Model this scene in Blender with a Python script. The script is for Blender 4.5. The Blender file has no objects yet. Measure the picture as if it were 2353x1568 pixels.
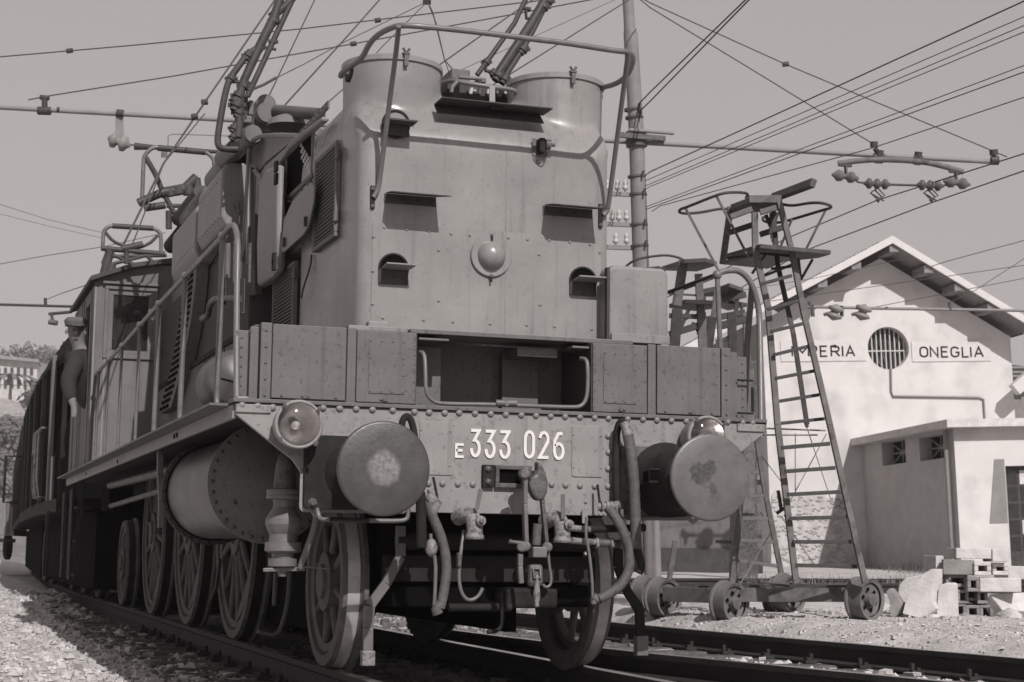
import bpy, math, random
from mathutils import Vector, Matrix, noise
random.seed(7)
V=Vector
SC=bpy.context.scene
# ------------------------------------------------------------------ camera
CP=V((-2.97909696,-8.61920196,.667605818)); YAW,PIT,ROL,FOC=.331149435,.123313761,.0119160887,3900.04
f_=V((math.sin(YAW)*math.cos(PIT),math.cos(YAW)*math.cos(PIT),math.sin(PIT)))
r_=V((math.cos(YAW),-math.sin(YAW),0)); u_=r_.cross(f_)
R_=r_*math.cos(ROL)+u_*math.sin(ROL); U_=-r_*math.sin(ROL)+u_*math.cos(ROL); F_=f_
cam=bpy.data.objects.new('camera',bpy.data.cameras.new('camera')); SC.collection.objects.link(cam); SC.camera=cam
m=Matrix((R_,U_,-F_)).transposed().to_4x4(); m.translation=CP; cam.matrix_world=m
cam.data.sensor_width=36; cam.data.lens=36*FOC/2353; cam.data.clip_end=3000; cam.data.clip_start=.1
cam.data.dof.use_dof=True; cam.data.dof.focus_distance=9.4; cam.data.dof.aperture_fstop=8
# ------------------------------------------------------------------ light
SUN=V((-.045,1,-.82)).normalized()
EL=math.asin(-SUN.z); AZ=math.atan2(-SUN.x,-SUN.y)
w=bpy.data.worlds.new('World'); SC.world=w; w.use_nodes=True; nt=w.node_tree; nt.nodes.clear()
sky=nt.nodes.new('ShaderNodeTexSky'); sky.sky_type='NISHITA'; sky.sun_disc=False; sky.sun_elevation=EL; sky.sun_rotation=AZ
sky.dust_density=3.0; sky.air_density=1.2
bw=nt.nodes.new('ShaderNodeRGBToBW'); mix=nt.nodes.new('ShaderNodeMix'); mix.data_type='FLOAT'
# a pale hazy veil over the blue sky, then printed on warm-toned black and white paper
mix.inputs[0].default_value=.75; mix.inputs[3].default_value=4.5
tint=nt.nodes.new('ShaderNodeMix'); tint.data_type='RGBA'; tint.blend_type='MULTIPLY'; tint.inputs[0].default_value=1
tint.inputs[7].default_value=(1.02,.95,.94,1)
bg=nt.nodes.new('ShaderNodeBackground'); bg.inputs[1].default_value=.1; out=nt.nodes.new('ShaderNodeOutputWorld')
L=nt.links.new
L(sky.outputs[0],bw.inputs[0]); L(bw.outputs[0],mix.inputs[2]); L(mix.outputs[0],tint.inputs[6]); L(tint.outputs[2],bg.inputs[0]); L(bg.outputs[0],out.inputs[0])
sd=bpy.data.lights.new('sun','SUN'); sd.energy=4.4; sd.angle=math.radians(.5); sd.color=(1,.965,.945)
sun=bpy.data.objects.new('sun',sd); SC.collection.objects.link(sun); sun.rotation_euler=SUN.to_track_quat('-Z','Y').to_euler(); sun.location=(0,-20,30)
SC.view_settings.view_transform='Standard'; SC.view_settings.look='None'; SC.view_settings.exposure=0; SC.view_settings.gamma=1
SC.render.engine='CYCLES'; SC.cycles.max_bounces=6
# ------------------------------------------------------------------ helpers
def U(u,v,X=None,Y=None,Z=None):
    d=F_+R_*((u-1176.5)/FOC)-U_*((v-784)/FOC)
    t=(X-CP.x)/d.x if X is not None else (Y-CP.y)/d.y if Y is not None else (Z-CP.z)/d.z
    return CP+d*t
def Dp(u,v,d): return CP+(F_+R_*((u-1176.5)/FOC)-U_*((v-784)/FOC))*d
def K(ox,oy,s): return lambda x,y:((ox+x*s)/1.7408,(oy+y*s)/1.7408)
C=SC.collection
WO={}
def mat(name,col,rough=.6,metal=0,var=.25,scale=6,streak=0,bump=.0,bscale=60,spec=.22,dirt=None,trans=0):
    m=bpy.data.materials.new(name); m.use_nodes=True; n=m.node_tree; b=n.nodes['Principled BSDF']; l=n.links.new
    if isinstance(col,(int,float)): col=(col*1.02,col*.975,col*.96)
    tc=n.nodes.new('ShaderNodeTexCoord'); nz=n.nodes.new('ShaderNodeTexNoise'); nz.inputs['Scale'].default_value=scale; nz.inputs['Detail'].default_value=9; nz.inputs['Roughness'].default_value=.65
    l(tc.outputs['Object'],nz.inputs['Vector'])
    mr=n.nodes.new('ShaderNodeMapRange'); mr.inputs[1].default_value=.3; mr.inputs[2].default_value=.7; mr.inputs[3].default_value=1-var; mr.inputs[4].default_value=1+var
    l(nz.outputs[0],mr.inputs[0]); fac=mr.outputs[0]
    if streak:
        mp=n.nodes.new('ShaderNodeMapping'); mp.inputs['Scale'].default_value=(16,16,.8); l(tc.outputs['Object'],mp.inputs['Vector'])
        n2=n.nodes.new('ShaderNodeTexNoise'); n2.inputs['Scale'].default_value=1.3; n2.inputs['Detail'].default_value=5; l(mp.outputs[0],n2.inputs['Vector'])
        m2=n.nodes.new('ShaderNodeMapRange'); m2.inputs[1].default_value=.56; m2.inputs[2].default_value=.74; m2.inputs[3].default_value=1; m2.inputs[4].default_value=1-streak*1.6
        l(n2.outputs[0],m2.inputs[0]); mu=n.nodes.new('ShaderNodeMath'); mu.operation='MULTIPLY'; l(fac,mu.inputs[0]); l(m2.outputs[0],mu.inputs[1]); fac=mu.outputs[0]
    if dirt:  # (scale, threshold, factor): patches of wear
        n3=n.nodes.new('ShaderNodeTexNoise'); n3.inputs['Scale'].default_value=dirt[0]; n3.inputs['Detail'].default_value=7; l(tc.outputs['Object'],n3.inputs['Vector'])
        m3=n.nodes.new('ShaderNodeMapRange'); m3.inputs[1].default_value=dirt[1]; m3.inputs[2].default_value=dirt[1]+(.08 if dirt[0]>3 else .22); m3.inputs[3].default_value=1; m3.inputs[4].default_value=dirt[2]
        l(n3.outputs[0],m3.inputs[0]); mu=n.nodes.new('ShaderNodeMath'); mu.operation='MULTIPLY'; l(fac,mu.inputs[0]); l(m3.outputs[0],mu.inputs[1]); fac=mu.outputs[0]
    vm=n.nodes.new('ShaderNodeVectorMath'); vm.operation='SCALE'; vm.inputs[0].default_value=col; l(fac,vm.inputs['Scale']); l(vm.outputs[0],b.inputs['Base Color'])
    b.inputs['Roughness'].default_value=rough; b.inputs['Metallic'].default_value=metal; b.inputs['Specular IOR Level'].default_value=spec
    if trans: b.inputs['Transmission Weight'].default_value=trans
    rr=n.nodes.new('ShaderNodeMapRange'); rr.inputs[1].default_value=.3; rr.inputs[2].default_value=.7; rr.inputs[3].default_value=max(0,rough-.12); rr.inputs[4].default_value=min(1,rough+.12); l(nz.outputs[0],rr.inputs[0]); l(rr.outputs[0],b.inputs['Roughness'])
    if bump:
        nb=n.nodes.new('ShaderNodeTexNoise'); nb.inputs['Scale'].default_value=bscale; nb.inputs['Detail'].default_value=5; l(tc.outputs['Object'],nb.inputs['Vector'])
        bp=n.nodes.new('ShaderNodeBump'); bp.inputs['Strength'].default_value=bump; bp.inputs['Distance'].default_value=.02; l(nb.outputs[0],bp.inputs['Height']); l(bp.outputs[0],b.inputs['Normal'])
    return m
M=dict(
 paint=mat('body_paint',.20,.5,var=.13,scale=3,streak=.16,bump=.05,bscale=35,spec=.3,dirt=(38,.60,.78)),
 hood=mat('hood_paint',.205,.30,var=.13,scale=2.2,streak=.15,bump=.16,bscale=4,spec=.5,dirt=(42,.61,.80)),
 beam=mat('beam_paint',.215,.48,var=.16,scale=4,streak=.16,bump=.07,bscale=30,spec=.35,dirt=(34,.58,.72)),
 box=mat('box_paint',.11,.5,var=.16,scale=4,streak=.16,bump=.05,bscale=24,spec=.3,dirt=(36,.58,.7)),
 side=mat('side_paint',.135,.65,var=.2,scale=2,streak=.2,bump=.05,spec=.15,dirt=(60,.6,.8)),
 lite=mat('cover_paint',.20,.5,var=.15,scale=2,streak=.2,bump=.05,spec=.3,dirt=(40,.6,.8)),
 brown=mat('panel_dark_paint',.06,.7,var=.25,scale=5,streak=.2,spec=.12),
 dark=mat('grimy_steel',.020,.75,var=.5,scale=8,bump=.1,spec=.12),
 black=mat('shade_black',.004,.9,var=.3,spec=.03),  # deep shade of openings and underside put into the colour
 steel=mat('worn_steel',.09,.5,var=.35,scale=14,bump=.1,spec=.35,dirt=(30,.5,.6)),
 pipe=mat('pipe_paint',.115,.42,var=.15,scale=14,spec=.5),
 dpipe=mat('dark_pipe',.05,.5,var=.3,scale=12),
 tread=mat('wheel_tread',.42,.5,metal=.35,var=.4,scale=5),
 wheel=mat('wheel_paint',.095,.7,var=.4,scale=9,bump=.08,spec=.15),
 tank=mat('tank_paint',.075,.45,var=.45,scale=4,spec=.5),
 hose=mat('rubber_hose',.085,.6,var=.35,scale=26,bump=.3,bscale=90,spec=.25),
 castm=mat('cast_paint',.20,.55,var=.4,scale=26,bump=.25,bscale=50,spec=.3,dirt=(30,.5,.45)),
 white=mat('white_paint',.52,.5,var=.06),
 num=mat('number_paint',.6,.45,var=.08),
 ceram=mat('porcelain',.40,.2,var=.1),
 glass=mat('dark_glass',.02,.12,var=.2,spec=.7),
 chrome=mat('reflector',.62,.2,metal=.95,var=.3),
 lens=mat('lens_glass',.05,.06,var=.02,spec=.9),
 rail=mat('rail_side',.03,.75,var=.35,scale=10,bump=.1),
 railtop=mat('rail_head',.32,.25,metal=.8,var=.25,scale=4),
 sleeper=mat('sleeper_wood',.085,.8,var=.4,scale=10,bump=.3),
 wire=mat('copper_wire',.06,.6,var=.2),
 tower=mat('tower_steel',.13,.7,spec=.2,var=.3,scale=8,dirt=(5,.56,.6)),
 wood=mat('plank_wood',.09,.8,var=.35,scale=9),
 pole=mat('mast_paint',.2,.55,var=.15,scale=5),
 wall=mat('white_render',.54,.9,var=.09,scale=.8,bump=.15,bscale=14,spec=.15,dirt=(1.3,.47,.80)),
 wall2=mat('shaded_stained_render',.40,.95,var=.14,scale=1.5,bump=.2,bscale=14,spec=.1,dirt=(1.6,.55,.82)),  # darker render: annex side shade put into the colour, also base stains
 wallg=mat('rough_plaster',.42,.95,var=.3,scale=5,bump=.7,bscale=9),
 grime=mat('damp_wall_base',.36,.95,var=.4,scale=3,bump=.4,bscale=12),
 tile=mat('roof_tile',.26,.85,var=.3,scale=2,bump=.2),
 eave=mat('eave_timber',.2,.8,var=.2),
 conc=mat('concrete_block',.5,.9,var=.2,scale=6,bump=.3,bscale=40),
 clay=mat('clay_block',.22,.9,var=.3,scale=6,bump=.3,bscale=40),
 stone=mat('slab_stone',.48,.9,var=.2,scale=5,bump=.3,bscale=30),
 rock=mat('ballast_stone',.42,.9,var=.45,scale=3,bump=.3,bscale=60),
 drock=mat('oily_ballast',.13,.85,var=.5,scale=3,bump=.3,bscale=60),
 leaf=mat('foliage',.12,.8,var=.4,scale=1.5), leafp=mat('pale_foliage',.16,.8,var=.4,scale=.6),
 wagon=mat('wagon_paint',.022,.85,var=.25,scale=3,streak=.2,spec=.04),
 skin=mat('skin',.16,.7,var=.05), cloth=mat('dark_cloth',.03,.9,var=.2), cloth2=mat('cap_cloth',.10,.9,var=.2),
 grass=mat('dry_grass',.25,.9,var=.3),
)
M['lens'].node_tree.nodes['Principled BSDF'].inputs['Alpha'].default_value=.16
class MB:
    def __init__(s): s.v=[];s.f=[];s.sm=[];s.mi=[]
    def add(s,vs,fs,sm=False,mi=0):
        o=len(s.v); s.v+=[V(p) for p in vs]; s.f+=[[o+i for i in f] for f in fs]; s.sm+=[sm]*len(fs); s.mi+=[mi]*len(fs); return s
    def box(s,x0,x1,y0,y1,z0,z1):
        return s.add([(x,y,z) for z in(z0,z1) for y in(y0,y1) for x in(x0,x1)],[(0,2,3,1),(4,5,7,6),(0,1,5,4),(2,6,7,3),(0,4,6,2),(1,3,7,5)])
    def ob(s,c,a,b,d):
        c=V(c);a=V(a);b=V(b);d=V(d)
        return s.add([c+a*i+b*j+d*k for k in(-1,1) for j in(-1,1) for i in(-1,1)],[(0,2,3,1),(4,5,7,6),(0,1,5,4),(2,6,7,3),(0,4,6,2),(1,3,7,5)])
    def bar(s,p,q,w,h,up=(0,0,1)):
        p=V(p);q=V(q);d=q-p; up=V(up)
        if abs(d.normalized().dot(up))>.98: up=V((1,0,0))
        a=d.cross(up).normalized(); b=a.cross(d).normalized()
        return s.ob((p+q)/2,a*w/2,b*h/2,d/2)
    def tube(s,pts,r,n=8,sm=True,closed=False,mi=0):
        pts=[V(p) for p in pts]; N=len(pts); rs=r if isinstance(r,(list,tuple)) else [r]*N
        vs=[];pa=None
        for i,p in enumerate(pts):
            t=((pts[(i+1)%N] if closed or i<N-1 else p)-(pts[i-1] if closed or i>0 else p)).normalized()
            if pa is None: pa=t.orthogonal().normalized()
            a=(pa-t*pa.dot(t)).normalized(); pa=a; b=t.cross(a)
            vs+=[p+(a*math.cos(k*2*math.pi/n)+b*math.sin(k*2*math.pi/n))*rs[i] for k in range(n)]
        fs=[]
        for i in range(N if closed else N-1):
            j=(i+1)%N
            fs+=[(i*n+k,i*n+(k+1)%n,j*n+(k+1)%n,j*n+k) for k in range(n)]
        s.add(vs,fs,sm,mi)
        if not closed: s.add(vs[:n],[tuple(range(n))[::-1]],False,mi); s.add(vs[-n:],[tuple(range(n))],False,mi)
        return s
    def lathe(s,prof,o,ax,n=24,sm=True,mi=0,cap=True):
        o=V(o);ax=V(ax).normalized();a=ax.orthogonal().normalized();b=ax.cross(a)
        for i in range(len(prof)-1):
            (r0,h0),(r1,h1)=prof[i],prof[i+1]
            A=[o+ax*h0+(a*math.cos(k*2*math.pi/n)+b*math.sin(k*2*math.pi/n))*r0 for k in range(n)]
            B=[o+ax*h1+(a*math.cos(k*2*math.pi/n)+b*math.sin(k*2*math.pi/n))*r1 for k in range(n)]
            if r1<1e-5: s.add(A+[o+ax*h1],[(k,(k+1)%n,n) for k in range(n)],sm,mi)
            elif r0<1e-5: s.add(B+[o+ax*h0],[((k+1)%n,k,n) for k in range(n)],sm,mi)
            else: s.add(A+B,[(k,(k+1)%n,n+(k+1)%n,n+k) for k in range(n)],sm,mi)
        return s
    def lathes(s,prof,o,ax,n=24,mi=0):   # welded smooth lathe
        o=V(o);ax=V(ax).normalized();a=ax.orthogonal().normalized();b=ax.cross(a); vs=[];fs=[]
        for (r,h) in prof: vs+=[o+ax*h+(a*math.cos(k*2*math.pi/n)+b*math.sin(k*2*math.pi/n))*max(r,1e-4) for k in range(n)]
        for i in range(len(prof)-1): fs+=[(i*n+k,i*n+(k+1)%n,(i+1)*n+(k+1)%n,(i+1)*n+k) for k in range(n)]
        return s.add(vs,fs,True,mi)
    def prism(s,poly,ext,mi=0):
        n=len(poly);ext=V(ext);A=[V(p) for p in poly];B=[p+ext for p in A]
        return s.add(A+B,[tuple(range(n))[::-1],tuple(range(n,2*n))]+[(k,(k+1)%n,n+(k+1)%n,n+k) for k in range(n)],False,mi)
    def build(s,name,mt,parent=None,bev=0,at=None,label=None):
        me=bpy.data.meshes.new(name); vs=s.v
        c=V(at) if at is not None else (sum(vs,V())/len(vs) if vs else V())
        me.from_pydata([tuple(p-c) for p in vs],[],s.f); me.polygons.foreach_set('use_smooth',s.sm); me.polygons.foreach_set('material_index',s.mi)
        for x in (mt if isinstance(mt,(list,tuple)) else [mt]): me.materials.append(x)
        me.update(); o=bpy.data.objects.new(name,me); C.objects.link(o); place(o,c,parent)
        if bev:
            b=o.modifiers.new('bevel','BEVEL'); b.width=bev; b.segments=2; b.limit_method='ANGLE'
        if label: o['label']=label
        return o
def place(o,c,parent):
    c=V(c); o.parent=parent; o.location=c-(WO[parent.name] if parent else V()); WO[o.name]=c
def tag(o,label=None,cat=None,group=None,kind=None):
    if label:o['label']=label
    if cat:o['category']=cat
    if group:o['group']=group
    if kind:o['kind']=kind
    return o
def thing(name,label,cat,loc=(0,0,0),group=None,kind=None):
    o=bpy.data.objects.new(name,None); o.empty_display_size=.2; C.objects.link(o); place(o,loc,None)
    return tag(o,label,cat,group,kind)
def inst(o,c,parent,rot=None,label=None):
    n=o.copy(); C.objects.link(n); place(n,c,parent)
    if rot is not None: n.rotation_euler=rot
    if label: n['label']=label
    return n
def rrect(x0,x1,z0,z1,r,y,k=4):
    P=[]
    for cx,cz,a0 in((x1-r,z1-r,0),(x0+r,z1-r,90),(x0+r,z0+r,180),(x1-r,z0+r,270)):
        P+=[(cx+r*math.cos(math.radians(a0+90*i/k)),y,cz+r*math.sin(math.radians(a0+90*i/k))) for i in range(k+1)]
    return P[::-1]
def smooth_path(pts,it=2):
    pts=[V(p) for p in pts]
    for _ in range(it):
        q=[pts[0]]
        for a,b in zip(pts,pts[1:]): q+=[a*.75+b*.25,a*.25+b*.75]
        q.append(pts[-1]); pts=q
    return pts
_rv={}
def rivet(pos,r,axis,mt,parent,name='rivet'):
    key=(round(r,4),axis,mt.name,name)
    if key not in _rv:
        a={'y':(0,-1,0),'x':(-1,0,0),'z':(0,0,1)}[axis]
        b=MB().lathes([(r,0),(r*.93,r*.35),(r*.66,r*.68),(r*.3,r*.86),(0,r*.9)],(0,0,0),a,10)
        _rv[key]=o=b.build(name,mt,parent,at=(0,0,0)); place(o,pos,parent); return o
    return inst(_rv[key],pos,parent)
def bolt(pos,r,mt,parent,axis='y'):
    key=('b',r,mt.name,axis)
    if key not in _rv:
        a={'y':(0,-1,0),'x':(-1,0,0)}[axis]
        b=MB().lathe([(r*1.5,0),(r*1.5,r*.3),(r,r*.3),(r,r*1.1),(0,r*1.1)],(0,0,0),a,6,sm=False)
        _rv[key]=o=b.build('bolt',mt,parent,at=(0,0,0)); place(o,pos,parent); return o
    return inst(_rv[key],pos,parent)
# ------------------------------------------------------------------ ground
def xrail(Y): return 3.42+(6.11-Y)*(.10 if Y>3.2 else .118) if Y<6.1 else 3.42-(Y-6.1)*.05
def sst(a,b,x): t=min(1,max(0,(x-a)/(b-a))); return t*t*(3-2*t)
def gz(X,Y):
    d=(V((X,Y,0))-CP).dot(V((math.sin(YAW),math.cos(YAW),0)))
    xr=xrail(Y); t=sst(xr+.05,xr+.8,X); hi=.085+(d-16)*.0112 if d<44 else .40
    hi=max(hi,-.02)
    g=-.2*(1-t)+hi*t
    if X<0: g+=.19*sst(11,17,Y)*sst(.80,1.1,-X)
    return g
def gzn(X,Y):
    z=gz(X,Y); 
    rough=.012 if X<-1.1 or X>xrail(Y)+.25 else .02
    if Y<45: z+=noise.noise(V((X*1.3,Y*1.3,0)))*.02+noise.noise(V((X*9,Y*9,3)))*rough
    return z
def grid(xs,ys,fn):
    b=MB(); n=len(xs); b.add([(x,y,fn(x,y)) for y in ys for x in xs],[(j*n+i,j*n+i+1,(j+1)*n+i+1,(j+1)*n+i) for j in range(len(ys)-1) for i in range(n-1)],True); return b
def fr(a,b,s):
    o=[];x=a
    while x<b: o.append(x); x+=s
    return o+[b]
gm=mat('dusty_gravel',.40,.95,var=.3,scale=2.2,bump=.8,bscale=30,dirt=(18,.58,.7))
xs=[-60,-30,-15,-8,-5]+fr(-3.5,-1.0,.1)+fr(-.95,3.4,.13)+fr(3.5,9,.08)+fr(9.3,14,.4)+[15,17,20,24,30,40,60,120,300]
ys=[-40,-20,-12]+fr(-8,-1,.3)+fr(-.9,8,.08)+fr(8.2,16,.2)+fr(16.5,34,1)+[38,45,60,100,200,600]
gr=grid(xs,ys,gzn).build('ground',gm,None,at=(0,0,0)); tag(gr,kind='structure',label='pale dusty gravel ground of the station yard')
# ------------------------------------------------------------------ tracks
def rail_mb(pts,z0=0):
    prof=[(-.036,0),(.036,0),(.036,-.035),(.010,-.05),(.008,-.135),(.07,-.155),(.07,-.168),(-.07,-.168),(-.07,-.155),(-.008,-.135),(-.010,-.05),(-.036,-.035)]
    b=MB(); vs=[];n=len(prof)
    for i,p in enumerate(pts):
        p=V(p); t=(V(pts[min(i+1,len(pts)-1)])-V(pts[max(i-1,0)])).normalized(); a=V((t.y,-t.x,0)).normalized()
        vs+=[p+a*x+V((0,0,z+z0)) for x,z in prof]
    for i in range(len(pts)-1):
        for k in range(n):
            b.add([vs[i*n+k],vs[i*n+(k+1)%n],vs[(i+1)*n+(k+1)%n],vs[(i+1)*n+k]],[(3,2,1,0)],False,1 if k==0 else 0)
    b.add(vs[:n],[tuple(range(n))]); return b
def cxl(Y):
    T=((-50,0),(13.3,0),(14.6,-.04),(16.4,-.05),(19.2,.01),(23.8,.15),(32.5,.5),(47,1.1),(70,2.3))
    for (a,c),(b_,d) in zip(T,T[1:]):
        if a<=Y<=b_: return c+(d-c)*(Y-a)/(b_-a)
    return 0
tr=thing('railway_track','track carrying the locomotive, its rails running under the wheels',None,(0,0,0),kind='structure')
rail_mb([(-.755+cxl(y),y,0) for y in(-9,0,10,14,17,20,24,32,47,69)]).build('rail',[M['rail'],M['railtop']],tr)
rail_mb([(.755+cxl(y),y,0) for y in(-9,0,10,14,17,20,24,32,47,69)]).build('rail',[M['rail'],M['railtop']],tr)
sl0=None
for i in range(44):
    y=-3.2+i*.62
    if sl0 is None: sl0=MB().box(-1.3,1.3,-.12,.12,-.14,0).build('sleeper',M['sleeper'],tr,bev=.015,at=(0,0,0)); place(sl0,(0,y,-.169),tr)
    else: inst(sl0,(random.uniform(-.03,.03),y,-.169+random.uniform(-.004,.002)),tr,(0,0,random.uniform(-.02,.02)))
clip0=None
def clip_at(x,y,par):
    global clip0
    if clip0 is None:
        b=MB().box(-.05,.05,-.05,.05,0,.025).box(-.03,.0,-.03,.03,.025,.045); b.lathe([(.018,.02),(.018,.075),(0,.075)],(.02,0,0),(0,0,1),6,sm=False)
        clip0=b.build('rail_clip',M['rail'],par,at=(0,0,0)); place(clip0,(x,y,-.168),par); return
    inst(clip0,(x,y,-.168),par,(0,0,0 if random.random()<.5 else math.pi))
for i in range(20):
    y=-3.2+i*.62
    for x in(-.86,-.65,.65,.86): clip_at(x,y,tr)
tr2=thing('railway_track','neighbouring track curving away to the lower right of the locomotive',None,(3,2,0),kind='structure')
def cur(off):
    P=[]
    for y in (-7,-5,-3,-2,-1,0,1,2,3,4,5,6.1,8,11,15,22,40): P.append((xrail(y)+off,y,0))
    return P
rail_mb(cur(0)).build('rail',[M['rail'],M['railtop']],tr2)
rail_mb([(1.25,6.4,0),(1.42,4.2,0),(1.69,2.03,0),(1.92,1,0),(2.26,-.46,0),(2.55,-1.7,0),(3.3,-4.5,0)]).build('rail',[M['rail'],M['railtop']],tr2)
for i in range(22):
    y=-4.5+i*.6; o=inst(sl0,(xrail(y)-.9,y,-.172),tr2,(0,0,-.12))
    clip_at(xrail(y)+.11,y,tr2); clip_at(xrail(y)-.11,y,tr2)
# check rail / siding behind the towers, seen as flat dark lines
tr3=thing('railway_track','far siding crossing behind the wheeled ladder tower',None,(8,14,0),kind='structure')
for (v0,v1,d0,d1) in((1326,1328,24,25.5),(1338,1344,21.5,23)):
    p=Dp(1480,v0,d0);q=Dp(2130,v1,d1); p.z=gz(p.x,p.y)+.14; q.z=gz(q.x,q.y)+.14
    dd=(q-p)*.6; rail_mb([p-dd*.3,p,q,q+dd]).build('rail',[M['rail'],M['railtop']],tr3)
# ballast
def stones(name,mt,n,fn,smin,smax,label):
    b=MB(); base=[(1,0,0),(-1,0,0),(0,1,0),(0,-1,0),(0,0,1),(0,0,-1)]
    fs=[(0,2,4),(2,1,4),(1,3,4),(3,0,4),(2,0,5),(1,2,5),(3,1,5),(0,3,5)]
    corner=[(a,b_,c) for a in(-1,1) for b_ in(-1,1) for c in(-1,1)]
    bf=[(0,1,3,2),(4,6,7,5),(0,4,5,1),(2,3,7,6),(0,2,6,4),(1,5,7,3)]
    for i in range(n):
        x,y=fn(); s=random.uniform(smin,smax)*(1 if random.random()>.06 else 1.8); z=gzn(x,y)+s*.25
        a=random.uniform(0,6.28); ca,sa=math.cos(a),math.sin(a); sx,sy,sz=s*random.uniform(.7,1.3),s*random.uniform(.7,1.3),s*random.uniform(.5,.9)
        vs=[]
        for c in (corner if i%2 else base):
            px,py,pz=c[0]*sx*random.uniform(.6,1)*(.75 if i%2 else 1),c[1]*sy*random.uniform(.6,1)*(.75 if i%2 else 1),c[2]*sz*random.uniform(.6,1)*(.75 if i%2 else 1)
            px+=.3*pz; vs.append((x+px*ca-py*sa,y+px*sa+py*ca,z+pz))
        b.add(vs,bf if i%2 else fs)
    return tag(b.build(name,mt,None),label,kind='stuff')
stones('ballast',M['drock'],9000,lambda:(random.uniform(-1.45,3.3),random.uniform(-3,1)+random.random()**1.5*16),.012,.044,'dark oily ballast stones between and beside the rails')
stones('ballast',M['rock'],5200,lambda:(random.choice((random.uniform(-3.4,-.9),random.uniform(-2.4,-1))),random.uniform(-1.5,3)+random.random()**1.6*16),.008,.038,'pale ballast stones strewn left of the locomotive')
def fr2():
    y=random.uniform(-3,7.5); return (xrail(y)+.05+random.random()**1.4*4,y)
stones('gravel',M['rock'],5200,fr2,.006,.022,'loose pale gravel beyond the neighbouring track')
stones('gravel',M['stone'],700,lambda:(lambda y:(xrail(y)-random.uniform(.1,1.2),y))(random.uniform(-2.5,4)),.015,.045,'white stones lying between the rails of the neighbouring track')
# ------------------------------------------------------------------ lettering strokes
def arc(cx,cy,rx,ry,a0,a1,n=8): return [(cx+rx*math.cos(math.radians(a0+(a1-a0)*i/n)),cy+ry*math.sin(math.radians(a0+(a1-a0)*i/n))) for i in range(n+1)]
G={'E':[[(.55,1),(.06,1),(.06,0),(.55,0)],[(.06,.52),(.48,.52)]],
'3':[[(.05,.96),(.56,.96),(.27,.60),(.36,.60)]+arc(.33,.3,.25,.28,75,-180,12)],
'0':[arc(.32,.72,.25,.26,0,180)+arc(.32,.28,.25,.26,180,360)+[(.57,.72)]],
'2':[arc(.32,.72,.25,.26,170,-20,9)+[(.07,.04),(.6,.04)]],
'6':[[(.54,.96),(.30,.96),(.09,.68),(.07,.3)]+arc(.33,.3,.25,.28,180,500,14)],
'I':[[(.3,0),(.3,1)]],'M':[[(.02,0),(.02,1),(.34,.35),(.66,1),(.66,0)]],
'P':[[(.06,0),(.06,1),(.38,1)]+arc(.38,.74,.2,.26,90,-90,6)+[(.06,.48)]],
'R':[[(.06,0),(.06,1),(.38,1)]+arc(.38,.74,.2,.26,90,-90,6)+[(.06,.48)],[(.33,.48),(.6,0)]],
'A':[[(0,0),(.3,1),(.6,0)],[(.1,.33),(.5,.33)]],'N':[[(.04,0),(.04,1),(.56,0),(.56,1)]],
'O':[arc(.3,.7,.26,.28,0,180)+arc(.3,.3,.26,.28,180,360)+[(.56,.7)]],
'G':[arc(.3,.7,.26,.28,20,180)+arc(.3,.3,.26,.28,180,360)+[(.56,.46),(.34,.46)]],
'L':[[(.06,1),(.06,0),(.55,0)]]}
def glyph(ch,org,ax,up,nrm,w,h,t,dep):
    """ch drawn with strokes t thick; org = lower left corner, ax/up unit axes, nrm = out of the wall"""
    b=MB(); org=V(org);ax=V(ax);up=V(up);nrm=V(nrm)
    for pl in G[ch]:
        P=[V((a*w/.6,c*(h-t)+t/2)) for a,c in pl]
        Lp=[];Rp=[]
        closed=(P[0]-P[-1]).length<1e-4
        for i,p in enumerate(P):
            d0=(p-P[i-1]) if i>0 else (P[-1]-P[-2] if closed else P[1]-P[0]); d1=(P[i+1]-p) if i<len(P)-1 else (P[1]-P[0] if closed else d0)
            d0=d0.normalized();d1=d1.normalized(); n0=V((-d0.y,d0.x));n1=V((-d1.y,d1.x)); mm=(n0+n1); 
            mm=mm.normalized() if mm.length>.2 else n0
            k=1/max(.45,mm.dot(n1)); Lp.append(p+mm*t/2*k);Rp.append(p-mm*t/2*k)
        f=lambda q,z:org+ax*q.x+up*q.y+nrm*z
        for i in range(len(P)-1):
            q=[Lp[i],Lp[i+1],Rp[i+1],Rp[i]]
            b.add([f(x,dep) for x in q]+[f(x,0) for x in q],[(0,3,2,1),(0,1,5,4),(2,3,7,6),(0,4,7,3),(1,2,6,5)])
    return b
# ================================================================== LOCOMOTIVE
k1=K(1200,0,.6378);k2=K(1300,700,.6378);k3=K(1300,1600,.595);k4=K(1000,1900,.68);k5=K(0,1700,.657);k6=K(0,800,.595);k7=K(800,300,.4464);k8=K(800,900,.5102)
k9=K(2600,700,.6377);k10=K(2600,1700,.657);k0=K(0,0,.595);kr=K(2600,0,.6377);k11=K(500,0,.3826);k12=K(1650,100,.34)
LO=thing('electric_locomotive','old riveted grey electric locomotive filling the frame, numbered E333 026 on its buffer beam','locomotive',(0,0,0))
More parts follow.
